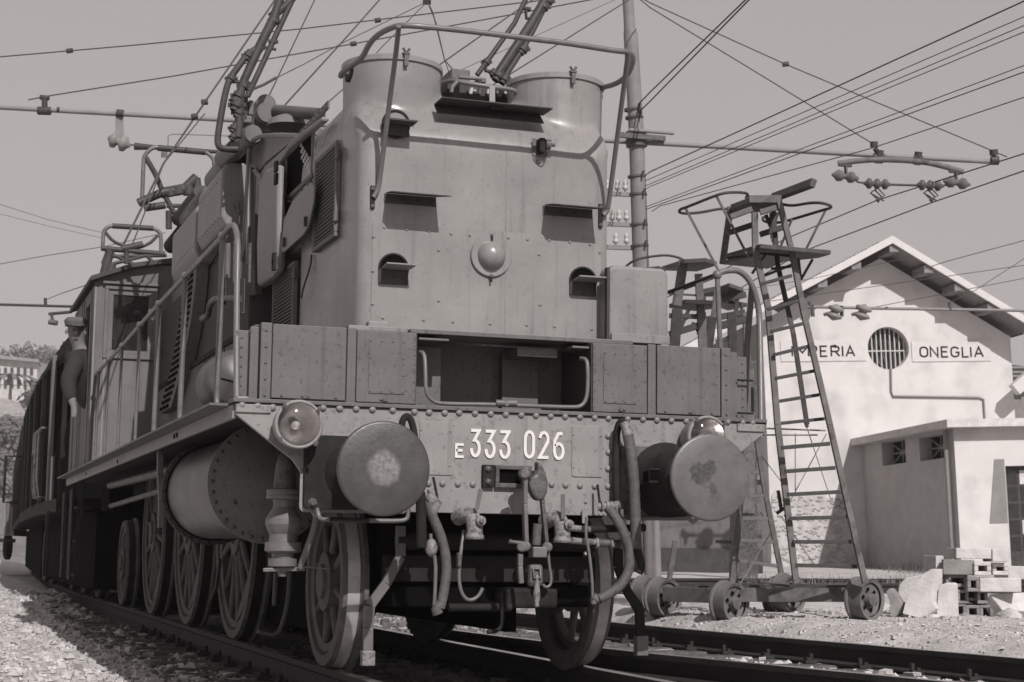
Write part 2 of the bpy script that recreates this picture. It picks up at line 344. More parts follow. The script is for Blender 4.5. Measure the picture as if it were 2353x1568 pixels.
# buffer beam
pts=[(545,948),(642,1033),(672,1056),(692,1085),(704,1120),(709,1165),(724,1190),(745,1178)]
lw=[U(u,v,Y=0) for u,v in pts]
lw=[(max(p.x,-1.5),p.z) for p in lw]; lw[0]=(-1.5,1.345)
out=[(-1.5,1.405)]+lw+[(-.72,.865)]
poly=[(x,.0,z) for x,z in out]+[(-x,0,z) for x,z in out[::-1]]
beam=MB().prism(poly,(0,.03,0)).build('buffer_beam',M['beam'],LO,bev=.004)
MB().box(-1.515,1.515,-.014,.14,1.4075,1.428).build('beam_flange',M['box'],LO,bev=.003)
MB().box(-1.515,1.515,-.006,.12,1.3995,1.4065).build('flange_edge',M['dark'],LO)
for x in (90,195,297,424,560,652,750,840,940,1038,1133,1230,1322,1414,1505,1597,1690,1776,1896,1993,2080,2172,2265):
    y=1464+(x-90)*.0362+(12 if x in(560,652,750) else 0)*.4
    p=U(*k2(x,y),Y=0); rivet(p,.0195,'y',M['beam'],LO)
for x,y in((330,1413),(452,1420),(570,1432),(965,1435),(1095,1440)):
    p=U(*k8(x,y),Y=0); rivet(p,.0195,'y',M['beam'],LO)
kk=K(2600,1000,.4464)
for x,y in((60,1525),(190,1530),(322,1533),(695,1540),(828,1545),(915,1548)):
    p=U(*kk(x,y),Y=0); rivet(p,.0195,'y',M['beam'],LO)
for x,y in((695,562),(790,562),(893,565),(993,567),(1523,568),(1617,573),(1713,577),(1812,580),(1902,583),(1902,242),(1905,352),(1902,463)):
    rivet(U(*k3(x,y),Y=0),.0185,'y',M['beam'],LO)
for x,y in((1752,688),(1752,738)): rivet(U(*k3(x,y),Y=0),.011,'y',M['beam'],LO)
for u,v in((733,1092),(734,1148)): bolt(U(u,v,Y=0),.014,M['beam'],LO)
MB().box(-1.5,-1.32,-.012,-.001,1.355,1.398).build('corner_strap',M['beam'],LO,bev=.004)
MB().box(1.33,1.5,-.012,-.001,1.355,1.398).build('corner_strap',M['beam'],LO,bev=.004)
for (a,b_,c,d) in((636,140,850,508),(1660,172,1865,522)):
    p=U(*k3(a,b_),Y=0);q=U(*k3(c,d),Y=0)
    MB().prism(rrect(p.x,q.x,q.z,p.z,.012,-.006),(0,.0055,0)).build('blank_plate',M['beam'],LO,bev=.002)
    for x in(p.x+.008,q.x-.012):
        for z in(p.z-.05,q.z+.05): rivet((x,-.006,z),.006,'y',M['beam'],LO,'screw')
for ch,x0,x1,y0,y1 in(('E',873,937,293,390),('3',972,1040,190,390),('3',1070,1140,195,397),('3',1168,1240,199,401),('0',1335,1405,203,398),('2',1432,1502,208,404),('6',1530,1603,212,408)):
    p=U(*k3(x0,y1),Y=0);q=U(*k3(x1,y0),Y=0); h=q.z-p.z
    glyph(ch,(p.x,-.001,p.z),(1,0,0),(0,0,1),(0,-1,0),(q.x-p.x)*.98,h,.0165 if ch!='E' else .014,.007).build('numeral' if ch!='E' else 'letter',M['num'],LO)
# footplate frames
for s in(-1,1):
    MB().box(s*1.5-.012,s*1.5+.012,.035,10.65,1.325,1.398).build('footplate_beam',M['lite'],LO,bev=.004)
    MB().box(s*1.56-.05,s*1.46+.05 if s>0 else s*1.46+.05,.15,10.65,1.399,1.412).build('footplate_edge',M['box'],LO)
MB().box(-1.48,1.48,.04,10.6,1.36,1.396).build('footplate',M['dark'],LO)
for y,z in((2.0,1.36),(2.12,1.36),(5.4,1.35),(8.2,1.36)): MB().box(-1.517,-1.512,y,y+.05,z-.014,z+.014).build('slot',M['black'],LO)
# main frame, carried low and black to shut out the lit ground behind
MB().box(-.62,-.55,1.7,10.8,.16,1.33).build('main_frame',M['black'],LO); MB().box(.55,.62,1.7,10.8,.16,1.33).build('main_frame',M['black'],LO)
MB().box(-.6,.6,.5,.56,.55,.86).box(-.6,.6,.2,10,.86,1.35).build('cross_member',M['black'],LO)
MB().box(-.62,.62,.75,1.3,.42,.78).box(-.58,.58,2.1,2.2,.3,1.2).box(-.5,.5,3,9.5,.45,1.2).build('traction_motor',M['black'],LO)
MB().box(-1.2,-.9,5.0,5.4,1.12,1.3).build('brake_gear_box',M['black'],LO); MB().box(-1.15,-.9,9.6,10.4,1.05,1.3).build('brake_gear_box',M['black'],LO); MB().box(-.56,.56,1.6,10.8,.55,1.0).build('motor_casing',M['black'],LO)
for (y0,z0,y1,z1,r) in((3.2,1.22,8,1.25,.04),(3.3,1.1,7.9,1.05,.025)): MB().tube([(-1.3,y0,z0),(-1.3,y1,z1)],r,8).build('air_pipe',M['dpipe'],LO)
# front under-beam: pony truck and cross tubes, barely lit
MB().tube([(-.55,.33,.72),(.6,.33,.72)],.05,10).build('truck_beam',M['dark'],LO)
MB().box(-.6,.62,.36,.44,.50,.64).build('truck_frame',M['dark'],LO); MB().box(-.55,.6,.4,.55,.36,.48).build('truck_frame',M['black'],LO,bev=.01)
MB().box(.04,.34,.2,.45,.36,.47).build('truck_pivot',M['dark'],LO,bev=.02)
# axles and wheels
def wheel_set(y,R,side,spokes,cw=False,parent=LO,sc=1,hubr=.17):
    s=side; x=.755*s  # outer face at x + s*.06
    xo=x+s*.045; xi=x-s*.085
    b=MB(); ax=(s,0,0)
    b.lathe([(R-.085,-.04),(R-.085,.0),(R-.07,.045),(R-.012,.045),(R,.02),(R+.002,-.05),(R+.006,-.06),(R+.03,-.07),(R+.028,-.095),(R-.02,-.1),(R-.085,-.085),(R-.085,-.04)],(x,y,R),ax,56)
    w=b.build('wheel_tyre',M['wheel'],parent,at=(x,y,R))
    MB().lathe([(R+.0035,.018),(R+.0055,-.05)],(x,y,R),ax,56).build('tyre_tread',M['tread'] if y<2 else M['dark'],w)
    h=MB(); h.lathe([(.001,.07),(hubr*.55,.07),(hubr*.6,.05),(hubr,.045),(hubr,-.06),(.001,-.06)],(x,y,R),ax,24); h.build('hub',M['wheel'],w)
    MB().lathe([(R-.135,.02),(R-.09,.03),(R-.0855,.02),(R-.0855,-.03),(R-.135,-.03),(R-.135,.02)],(x,y,R),ax,48).build('wheel_rim',M['wheel'],w)
    for k in range(spokes):
        a=2*math.pi*(k+.35)/spokes; d=V((0,math.cos(a),math.sin(a))); o=V((x,y,R))
        MB().tube([o+d*hubr*.85,o+d*(R-.12)],[.034*min(1,R/.6),.024*min(1,R/.6)],8).build('spoke',M['wheel'],w)
    if cw:
        a0=math.radians(cw[0]);a1=math.radians(cw[1]); P=[]
        for k in range(11): a=a0+(a1-a0)*k/10; P.append((x+s*.03,y+math.cos(a)*(R-.13),R+math.sin(a)*(R-.13)))
        MB().prism(P,(-s*.03,0,0)).build('counterweight',M['wheel'],w)
    return w
for s in(-1,1):
    wheel_set(.98,.485,s,8)
    for y in(3.98,6.32,8.72): wheel_set(y,.815,s,14,cw=(203,264) if s<0 else None,hubr=.2)
    wheel_set(11.35,.485,s,8)
for y,R in((.98,.485),(3.98,.815),(6.32,.815),(8.72,.815),(11.35,.485)): MB().tube([(-.7,y,R),(.7,y,R)],.075,12).build('axle',M['dark'],LO)
# guard irons
def flat(pts,w,t,name,mt,ax=(1,0,0)):
    b=MB(); pts=[V(p) for p in pts]
    for p,q in zip(pts,pts[1:]): b.bar(p,q,t,w,ax)
    return b.build(name,mt,LO,bev=.004)
g=[U(*k4(x,y),Y=.3) for x,y in((885,300),(885,480),(800,640),(705,770),(695,900),(692,1090))]; flat(g,.052,.03,'guard_iron',M['pipe'])
MB().box(g[-1].x-.035,g[-1].x+.035,.27,.33,g[-1].z-.03,g[-1].z+.05).build('guard_foot',M['castm'],LO,bev=.006)
g=[U(*k4(x,y),Y=.3) for x,y in((2165,430),(2165,540),(2215,680),(2290,790),(2300,1000))]; flat(g,.052,.03,'guard_iron',M['dark'])
MB().box(g[-1].x-.035,g[-1].x+.035,.27,.33,g[-1].z-.06,g[-1].z+.05).build('guard_foot',M['pipe'],LO,bev=.006)
# side guard / sanding pipes by the left drivers
for pl in (((1380,250),(1400,480),(1330,700),(1230,700)),): pass
sp=[U(*k5(x,y),X=-.85) for x,y in((1290,1060),(1320,980),(1340,820))]; MB().tube(sp,.016,7).build('sand_pipe',M['dpipe'],LO)
sp=[U(*k5(x,y),Y=1.0) for x,y in((1765,900),(1758,1050),(1735,1170),(1690,1290),(1570,1258))]; MB().tube(smooth_path(sp,1),.014,7).build('sand_pipe',M['dpipe'],LO)
sp=[U(*k5(x,y),Y=1.0) for x,y in((1680,900),(1670,1100))]; MB().tube(sp,.014,7).build('sand_pipe',M['dpipe'],LO)
# buffers
def buffer(cx,Rb,hole,lab):
    cz=1.06
    bp=MB().prism(rrect(cx-.27,cx+.27,cz-.19,cz+.19,.03,-.045),(0,.044,0)).build('buffer_base',M['dark'] if not hole else M['steel'],LO,bev=.004)
    MB().prism(rrect(cx-.285,cx+.285,cz-.205,cz+.205,.03,-.0008),(0,-.01,0)).build('buffer_packing',M['beam'],LO)
    for x in(-.225,.225):
        for z in(-.155,.155): bolt((cx+x,-.046,cz+z),.016,M['steel'],bp)
    h=MB()
    if hole:
        h.lathes([(.215,.045),(.2,.07),(.165,.10),(.158,.2),(.155,.36),(.15,.40),(.0,.40)],(cx,0,cz),(0,-1,0),32)
        hs=h.build('buffer_housing',M['dark'],LO)
    else:
        h.lathes([(.165,.045),(.15,.07),(.125,.10),(.118,.2),(.115,.38),(.0,.38)],(cx,0,cz),(0,-1,0),32); hs=h.build('buffer_housing',M['dark'],LO)
    MB().lathe([(.105,.36),(.1,.57)],(cx,0,cz),(0,-1,0),28).build('buffer_plunger',M['dark'],hs)
    d=MB().lathes([(.06,.55),(Rb*.96,.585),(Rb,.592),(Rb,.606),(Rb*.98,.611),(Rb*.94,.613),(Rb*.7,.619),(Rb*.35,.623),(0,.624)],(cx,0,cz),(0,-1,0),64)
    return bp,hs,d
bm=mat('buffer_face',.085,.42,var=.22,scale=7,bump=.06,bscale=40,spec=.6)
def worn(name,base,light,r0,wob):
    m=mat(name,base,.42,var=.18,scale=9,bump=.08,bscale=50,spec=.6); n=m.node_tree; l=n.links.new; b=n.nodes['Principled BSDF']
    tc=n.nodes.new('ShaderNodeTexCoord'); ln=n.nodes.new('ShaderNodeVectorMath'); ln.operation='LENGTH'
    mp=n.nodes.new('ShaderNodeMapping'); mp.inputs['Scale'].default_value=(1,0,1); mp.inputs['Location'].default_value=wob[2]; l(tc.outputs['Object'],mp.inputs[0]); l(mp.outputs[0],ln.inputs[0])
    nz=n.nodes.new('ShaderNodeTexNoise'); nz.inputs['Scale'].default_value=wob[0]; nz.inputs['Detail'].default_value=6; l(tc.outputs['Object'],nz.inputs[0])
    ad=n.nodes.new('ShaderNodeMath'); ad.operation='MULTIPLY_ADD'; l(nz.outputs[0],ad.inputs[0]); ad.inputs[1].default_value=wob[1]; l(ln.outputs['Value'],ad.inputs[2])
    mr=n.nodes.new('ShaderNodeMapRange'); mr.inputs[1].default_value=r0+wob[1]*.5-.014; mr.inputs[2].default_value=r0+wob[1]*.5+.014; mr.inputs[3].default_value=1; mr.inputs[4].default_value=0; l(ad.outputs[0],mr.inputs[0])
    n4=n.nodes.new('ShaderNodeTexNoise'); n4.inputs['Scale'].default_value=42; n4.inputs['Detail'].default_value=8; l(tc.outputs['Object'],n4.inputs[0])
    m4=n.nodes.new('ShaderNodeMapRange'); m4.inputs[1].default_value=.35; m4.inputs[2].default_value=.6; m4.inputs[3].default_value=.35; m4.inputs[4].default_value=1; l(n4.outputs[0],m4.inputs[0])
    mu=n.nodes.new('ShaderNodeMath'); mu.operation='MULTIPLY'; l(mr.outputs[0],mu.inputs[0]); l(m4.outputs[0],mu.inputs[1])
    mx=n.nodes.new('ShaderNodeMix'); mx.data_type='RGBA'; old=b.inputs['Base Color'].links[0].from_socket
    l(mu.outputs[0],mx.inputs[0]); l(old,mx.inputs[6]); mx.inputs[7].default_value=(light,light*.96,light*.94,1); l(mx.outputs[2],b.inputs['Base Color'])
    return m
m1=worn('buffer_face_left',.042,.18,.078,(14,.05,(0,0,0)))
m2=worn('buffer_face_right',.095,.03,.07,(9,.34,(.03,0,.0)))
_,_,d=buffer(-.875,.232,False,''); d.build('buffer_disc',m1,LO,at=(-.875,-.6,1.06),label='flatter dusty buffer disc with a pale worn round patch at its centre')
_,hs,d=buffer(.875,.226,True,''); d.build('buffer_disc',m2,LO,at=(.875,-.6,1.06),label='scuffed buffer disc on the side of the ladder tower')
p=U(*k3(2172,475),Y=-.25);q=U(*k3(2312,548),Y=-.25)
MB().prism(rrect(p.x,q.x,q.z,p.z,.012,-.16-.12),(0,.1,0)).build('housing_slot',M['black'],hs)
b=MB().tube([(p.x-.008,-.283,q.z-.006),(p.x-.008,-.283,p.z+.006),(q.x+.008,-.283,p.z+.006),(q.x+.008,-.283,q.z-.006)],.007,6,closed=True); b.build('slot_rim',M['dark'],hs)
# shunter grab rails under the buffers
def rod(pts,r,name,mt,sm=1,n=8,parent=LO): return MB().tube(smooth_path(pts,sm) if sm else pts,r,n).build(name,mt,parent)
g=[U(*k4(x,y),Y=-.06) for x,y in((400,150),(402,235),(415,262),(470,266),(700,270),(870,272),(920,265),(932,235),(930,200))]
g[0].y=-.0; rod(g,.0125,'grab_rail',M['pipe'])
MB().tube([g[2]+V((.045,-.001,0)),g[4]],.0132,8).build('rail_band',M['dark'],LO)
g=[U(*k4(x,y),Y=-.06) for x,y in((2190,205),(2185,230),(2200,252),(2300,258),(2352,255))]; g+=[U(1560,1192,Y=-.06),U(1600,1190,Y=-.06),U(1606,1170,Y=0)]; rod(g,.0125,'grab_rail',M['pipe'])
# headlights
def headlight(c,R,front):
    b=MB().lathes([(R*.8,.0),(R*.95,.05),(R,.12),(R*1.06,.15),(R*1.06,.175),(R*.94,.18),(R*.92,.17)],c,(0,-1,0),40); hb=b.build('headlight',M['beam'],LO)
    MB().lathes([(R*.92,.172),(R*.75,.11),(R*.4,.06),(.01,.045)],c,(0,-1,0),32).build('reflector',M['chrome'],hb)
    MB().lathes([(R*.93,.174),(R*.7,.19),(R*.35,.2),(0,.203)],c,(0,-1,0),32).build('lamp_glass',M['lens'],hb)
    MB().lathes([(.02,.05),(.022,.1),(0,.12)],c,(0,-1,0),10).build('bulb',M['ceram'],hb)
    for a in range(0,360,90): MB().box(-.008,.008,-.005,.005,-.012,.012).build('rim_clip',M['steel'],hb,at=(0,0,0)).location=(R*1.07*math.cos(math.radians(a+40)),-.17+.09,R*1.07*math.sin(math.radians(a+40)))
    return hb
c=U(688,975,Y=-.18); headlight((c.x,0,c.z),.118,True)
c=U(1628,1005,Y=-.18); headlight((c.x,0,c.z),.113,False)
# draw hook, screw coupling
p=U(*k3(1052,437),Y=0);q=U(*k3(1130,590),Y=0)
MB().box(p.x,q.x,-.03,-.001,q.z,p.z).build('hook_plate',M['dark'],LO,bev=.004)
for y in(466,552): rivet(U(*k3(1098,y),Y=-.03),.0185,'y',M['steel'],LO)
x0=q.x+.004;x1=U(*k3(1310,500),Y=0).x; z1=p.z; z0=q.z
b=MB().box(x0,x1,-.03,-.001,z1-.022,z1).box(x0,x1,-.03,-.001,z0,z0+.024).box(x0,x0+.022,-.03,-.001,z0+.024,z1-.022).box(x1,x1+.06,-.03,-.001,z0,z1)
b.build('hook_guide',M['steel'],LO,bev=.003); MB().box(x0+.022,x1,-.006,-.002,z0+.024,z1-.022).build('hook_slot',M['black'],LO)
hx=U(*k3(1435,540),Y=-.25)
sh=[(1430,408),(1465,440),(1490,490),(1505,560),(1500,620),(1480,665),(1445,682),(1410,660),(1385,610),(1372,570),(1385,520),(1420,500),(1432,470)]
poly=[U(*k3(x,y),Y=-.27) for x,y in sh]
MB().prism(poly,(0,.07,0)).build('draw_hook',M['steel'],LO,bev=.018)
MB().tube([U(*k3(1330,520),Y=-.14),U(*k3(1400,520),Y=-.22)],.03,12).tube([U(*k3(1330,515),Y=-.02),U(*k3(1390,520),Y=-.2)],.035,12).build('hook_shank',M['dark'],LO)
b=MB(); c=U(*k3(1345,495),Y=-.26); b.lathe([(.001,.03),(.022,.03),(.03,.02),(.03,-.02),(.001,-.02)],c,(-.9,-.43,0),18); b.build('hook_pin',M['steel'],LO,bev=.002)
LK=lambda x,y,d=-.27:U(*k3(x,y),Y=d)
flat([LK(1345,455),LK(1342,700),LK(1352,1010)],.022,.04,'coupling_link',M['pipe'])
flat([LK(1452,600,-.24),LK(1462,700,-.24),LK(1492,1010,-.24)],.02,.035,'coupling_link',M['steel'])
for x,y in((1345,500),(1350,985),(1495,990),(1325,990)): MB().lathe([(.001,.028),(.018,.028),(.026,.02),(.026,-.02),(.001,-.02)],LK(x,y,-.28),(-.5,-1,0),14).build('link_eye',M['pipe'],LO)
MB().tube([LK(1238,950,-.29),LK(1262,955,-.29),LK(1330,965,-.28)],[.012,.008,.012],8).build('tommy_bar',M['pipe'],LO)
MB().tube([LK(1428,835,-.29),LK(1420,975,-.28)],.024,14,).build('coupling_screw',M['steel'],LO)
MB().box(LK(1385,0).x,LK(1478,0).x,-.33,-.25,LK(0,1045).z,LK(0,970).z).build('coupling_nut',M['pipe'],LO,bev=.006)
flat([LK(1312,1035),LK(1310,1120),LK(1318,1235)],.026,.03,'lower_link',M['pipe'])
rod([LK(1500,1010),LK(1507,1110),LK(1522,1200),LK(1515,1250),LK(1480,1262),LK(1465,1240)],.008,'lower_hook',M['pipe'])
MB().box(LK(1375,0).x,LK(1470,0).x,-.3,-.24,LK(0,1250).z,LK(0,1090).z).build('coupling_block',M['steel'],LO,bev=.02)
b=MB().tube([LK(1402,1135,-.31),LK(1448,1135,-.31),LK(1450,1195,-.31),LK(1405,1198,-.31)],.007,6,closed=True); b.build('shackle',M['pipe'],LO)
b=MB().lathes([(.006,.02),(.008,.0),(.012,-.03),(.018,-.075),(.017,-.105),(.010,-.125),(.013,-.13),(.013,-.145),(0,-.148)],LK(1425,1200,-.31),(0,0,1),16); b.build('coupling_handle',M['castm'],LO)
# brake cocks
def cock(x,y,hx0,hy0,hx1,hy1):
    c=U(*k3(x,y),Y=-.10)
    b=MB().tube(smooth_path([c+V((-.045,.10,.02)),c+V((-.03,.04,.04)),c+V((.0,0,.035)),c+V((.012,-.015,-.01)),c+V((.012,-.02,-.075))],2),[.05,.052,.05,.05,.047,.045,.043,.043,.041,.04,.039,.038,.037,.038,.04,.044,.046][:17] if False else .043,14)
    o=b.build('brake_cock',M['castm'],LO)
    MB().lathes([(.036,-.05),(.043,-.06),(.05,-.075),(.05,-.092),(.038,-.092),(.032,-.07)],c+V((.012,-.02,0)),(0,0,1),18).build('cock_mouth',M['castm'],o)
    MB().lathe([(.026,.0),(.026,.02),(.012,.022),(.012,.035),(0,.036)],c+V((.03,-.055,.005)),(0,-1,0),14).build('cock_cap',M['castm'],o)
    p=U(*k3(hx0,hy0),Y=-.16);q=U(*k3(hx1,hy1),Y=-.17); MB().bar(p,q,.022,.006,(0,1,0)).build('cock_handle',M['pipe'],o)
cock(985,820,1020,740,1048,600); cock(1575,845,1600,800,1600,635)
# hoses and pipes below the beam
H=lambda x,y,d=-.12:U(*k3(x,y),Y=d)
rod([H(690,690),H(720,780),H(775,900),H(812,1040),H(818,1150),H(800,1290),H(775,1400)],.026,'brake_hose',M['hose'],2,12)
MB().tube([H(690,640),H(745,700),H(720,760)],[.028,.034,.026],10).build('hose_fitting',M['castm'],LO)
MB().tube([H(728,520,-.08),H(752,640,-.1),H(755,700,-.12)],.007,6).build('cock_handle',M['dark'],LO)
rod([H(790,1370),H(745,1400),H(760,1440)],.028,'hose_coupling',M['hose'],1,10)
rod([H(640,620,-.16),H(645,720,-.16),H(648,850,-.14),H(650,990,-.13)],.027,'heating_pipe',M['dark'],1,10)
rod([H(520,230,-.16),H(515,150,-.16),H(545,102,-.16),H(578,130,-.16),H(600,215,-.16),H(620,400,-.16)],.018,'heating_pipe',M['dark'],2,10)
rod([H(710,900),H(715,990),H(745,1080),H(742,1250),H(735,1380)],.010,'hose_chain',M['pipe'],1)
MB().lathes([(.0,.045),(.02,.03),(.034,0),(.03,-.03),(.014,-.05),(0,-.055)],H(715,985),(0,0,1),14).build('dummy_coupling',M['castm'],LO)
rod([H(935,880,-.05),H(915,1000,-.08),H(897,1180,-.1),H(912,1290,-.1),H(950,1345,-.1),H(1000,1345,-.1),H(1040,1310,-.1),H(1060,1265,-.1)],.010,'hanging_hook',M['pipe'],2)
MB().box(H(912,0).x,H(938,0).x,-.12,-.07,H(0,1120).z,H(0,1015).z).build('hook_clip',M['steel'],LO,bev=.01)
rod([H(1960,690,-.05),H(1955,300,-.05),H(1965,190,-.06),H(1990,140,-.08),H(2020,160,-.1),H(2040,240,-.12)],.020,'heating_pipe',M['dark'],2,10)
rod([H(2030,200,-.12),H(2062,380,-.14),H(2082,600,-.15),H(2086,820,-.15),H(2095,1000,-.15)],.030,'brake_hose',M['hose'],1,14)
MB().tube([H(2010,150,-.12),H(2040,240,-.13)],[.024,.03],12).build('hose_collar',M['castm'],LO)
rod([H(2095,990,-.15),H(2115,1060,-.15),H(2130,1120,-.15),H(2110,1165,-.15)],.022,'hose_coupling',M['dark'],1,10)
rod([H(1905,730,-.1),H(1955,790,-.12),H(2020,910,-.14),H(2050,1030,-.14),H(2045,1150,-.14),H(1990,1250,-.14),H(1900,1310,-.13),H(1840,1340,-.13)],.027,'brake_hose',M['hose'],2,12)
MB().tube([H(1835,720,-.08),H(1905,715,-.1),H(1975,705,-.1)],.022,10).build('hose_fitting',M['castm'],LO)
for i in range(4): MB().lathe([(.024,-.006),(.03,-.004),(.03,.004),(.024,.006)],H(1860+i*30,718,-.095),(1,0,0),12).build('fitting_ring',M['castm'],LO)
MB().tube([H(1832,570,-.06),H(1850,710,-.09)],.007,6).build('cock_handle',M['dark'],LO)
rod([H(1760,790),H(1750,900),H(1775,1020),H(1795,1200),H(1800,1345)],.009,'hose_chain',M['pipe'],1)
MB().tube([H(1800,1320),H(1825,1340),H(1855,1335)],.024,10).tube([H(1800,1345),H(1810,1370)],.018,8).build('hose_coupling',M['pipe'],LO)
for (a,y,b_) in((1650,860,1775),(1655,945,1815)):
    rod([H(a,y,-.08),H((a+b_)/2,y+8,-.07),H(b_,y+12,-.05)],.018,'connecting_pipe',M['castm'],1,10)
rod([H(1775,870,-.04),H(2150,860,-.04)],.021,'cross_pipe',M['dark'],0,10); rod([H(1815,960,-.04),H(2010,970,-.04)],.022,'cross_pipe',M['steel'],0,10)
for x in(1825,1925,1990): MB().lathe([(.02,-.01),(.03,-.008),(.03,.008),(.02,.01)],H(x,965,-.045),(1,0,0),12).build('pipe_union',M['castm'],LO)
MB().bar(H(1745,740,-.02),H(1745,830,-.02),.03,.012,(0,1,0)).build('pipe_bracket',M['beam'],LO)
rod([H(1180,1300,.1),H(1190,1400,.1),H(1195,1500,.1),H(1170,1550,.1),H(1090,1562,.1)],.012,'sand_pipe',M['dark'],1)
MB().tube([H(830,1395,.2),H(1250,1395,.2)],.022,8).build('brake_shaft',M['dark'],LO)
# cylinder-shaped reservoir under the left footplate
ax0=(-1.1,1.15,1.045)
b=MB().lathes([(.318,0),(.318,1.95)],ax0,(0,1,0),48); b.build('air_reservoir',M['tank'],LO)
b=MB().lathes([(.352,0),(.352,.03),(.318,.031)],ax0,(0,1,0),48).lathes([(0,-.085),(.12,-.075),(.22,-.045),(.3,-.012),(.352,-.001)],ax0,(0,1,0),48); b.build('reservoir_end_cover',M['box'],LO)
b=MB().lathes([(.33,1.93),(.358,1.93),(.358,2.0),(.2,2.05),(0,2.06)],ax0,(0,1,0),48); b.build('reservoir_flange',M['brown'],LO)
for i in range(34):
    a=2*math.pi*i/34; rivet((ax0[0]+.325*math.cos(a),ax0[1]-.004,ax0[2]+.325*math.sin(a)),.0135,'y',M['steel'],LO)
    if 70<math.degrees(a)<290: rivet((ax0[0]+.347*math.cos(a),ax0[1]+1.925,ax0[2]+.347*math.sin(a)),.011,'y',M['brown'],LO)
for x,z in((-.1,.08),(-.2,-.12)): rivet((ax0[0]+x,1.09,ax0[2]+z),.012,'y',M['brown'],LO)
flat([(-1.45,3.3,1.33),(-1.45,3.25,1.15),(-1.44,3.2,.98),(-1.44,3.2,.8)],.04,.06,'reservoir_bracket',M['side'],(1,0,0))
# bell-shaped valve hanging behind the corner
vx=U(652,1200,Y=.3); z=lambda v:U(652,v,Y=.3).z
b=MB().lathes([(.0,z(1035)),(.035,z(1045)),(.05,z(1070)),(.062,z(1125))],(vx.x,.3,0),(0,0,1),28); b.build('valve_dome',M['steel'],LO)
b=MB().lathe([(.06,z(1122)),(.093,z(1126)),(.097,z(1131)),(.093,z(1136)),(.097,z(1141)),(.093,z(1147)),(.06,z(1149)),(.057,z(1165)),(.075,z(1178)),(.095,z(1192)),(.097,z(1205)),(.085,z(1218)),(.072,z(1228)),(.075,z(1245)),(.095,z(1247)),(.097,z(1266)),(.085,z(1270)),(.06,z(1272)),(.058,z(1283)),(.075,z(1284)),(.075,z(1301)),(.068,z(1303)),(.03,z(1304)),(.02,z(1325))],(vx.x,.3,0),(0,0,1),36); b.build('valve_body',M['pipe'],LO)
MB().bar((U(605,1310,Y=.28)),(U(700,1308,Y=.28)),.03,.02).bar(U(690,1302,Y=.25),U(757,1308,Y=.25),.02,.008).build('valve_bracket',M['pipe'],LO,bev=.003)
rod([U(728,1180,Y=.1),U(722,1215,Y=.15),U(700,1275,Y=.22),U(690,1305,Y=.25)],.018,'valve_strut',M['pipe'],1,8)
# ---------------- boxes above the beam
by=.15
def bp(x0,x1,z0,z1,name,y=by,t=.012,mt=None,bev=.004): return MB().box(x0,x1,y-t,y-.001,z0,z1).build(name,mt or M['box'],LO,bev=bev)
for s in(-1,1):
    a,b_=sorted((s*1.36,s*.505)); MB().box(a,b_,by,.75,1.43,1.834).build('sand_box',M['brown'],LO,bev=.004)
    a,b_=sorted((s*.9,s*1.295)); bp(a,b_,1.448,1.838,'box_door',t=.016)
    a,b_=sorted((s*1.300,s*1.358)); bp(a,b_,1.435,1.842,'hinge_strip',t=.02)
    a,b_=sorted((s*.845,s*.893)); bp(a,b_,1.435,1.84,'box_strap',t=.013)
    a,b_=sorted((s*.512,s*.84)); bx=bp(a,b_,1.445,1.83,'box_cover',t=.012)
    a,b_=sorted((s*.575,s*.775)); bp(a,b_,1.495,1.785,'cover_plate',y=by-.013,t=.004,bev=.001)
    a,b_=sorted((s*1.365,s*1.41)); bp(a,b_,1.435,1.82,'box_strap',y=by+.02,t=.02); a,b_=sorted((s*1.416,s*1.48)); bp(a,b_,1.435,1.80,'end_strip',y=by+.03,t=.012)
    for i in range(4):
        for xx,zz in((.585,1.505+i*.09),(.765,1.505+i*.09)): rivet((s*xx,by-.017,zz),.0055,'y',M['box'],LO)
    for i in(1,2):
        for zz in(1.505,1.775): rivet((s*(.585+i*.06),by-.017,zz),.0055,'y',M['box'],LO)
    for i in range(8): rivet((s*.522,by-.012,1.47+i*.048),.005,'y',M['box'],LO)
    for i in range(5): rivet((s*1.33,by-.02,1.46+i*.085),.008,'y',M['box'],LO); 
    for i in range(7): rivet((s*1.452,by+.018,1.46+i*.05),.007,'y',M['box'],LO)
    for xx in(.7,1.1,1.13,.95,1.24): rivet((s*xx,by-.016,1.462),.008,'y',M['box'],LO)
    bolt((s*.68,by-.013,1.462),.011,M['box'],LO); bolt((s*1.12,by-.017,1.46),.011,M['box'],LO)
for z in(1.66,1.47): MB().tube([(1.40,.13,z),(1.5,.13,z)],.006,6).build('hinge_pin',M['dark'],LO)
MB().tube([(1.497,.13,1.62),(1.497,.13,1.48)],.009,6).build('hinge_pin',M['dark'],LO)
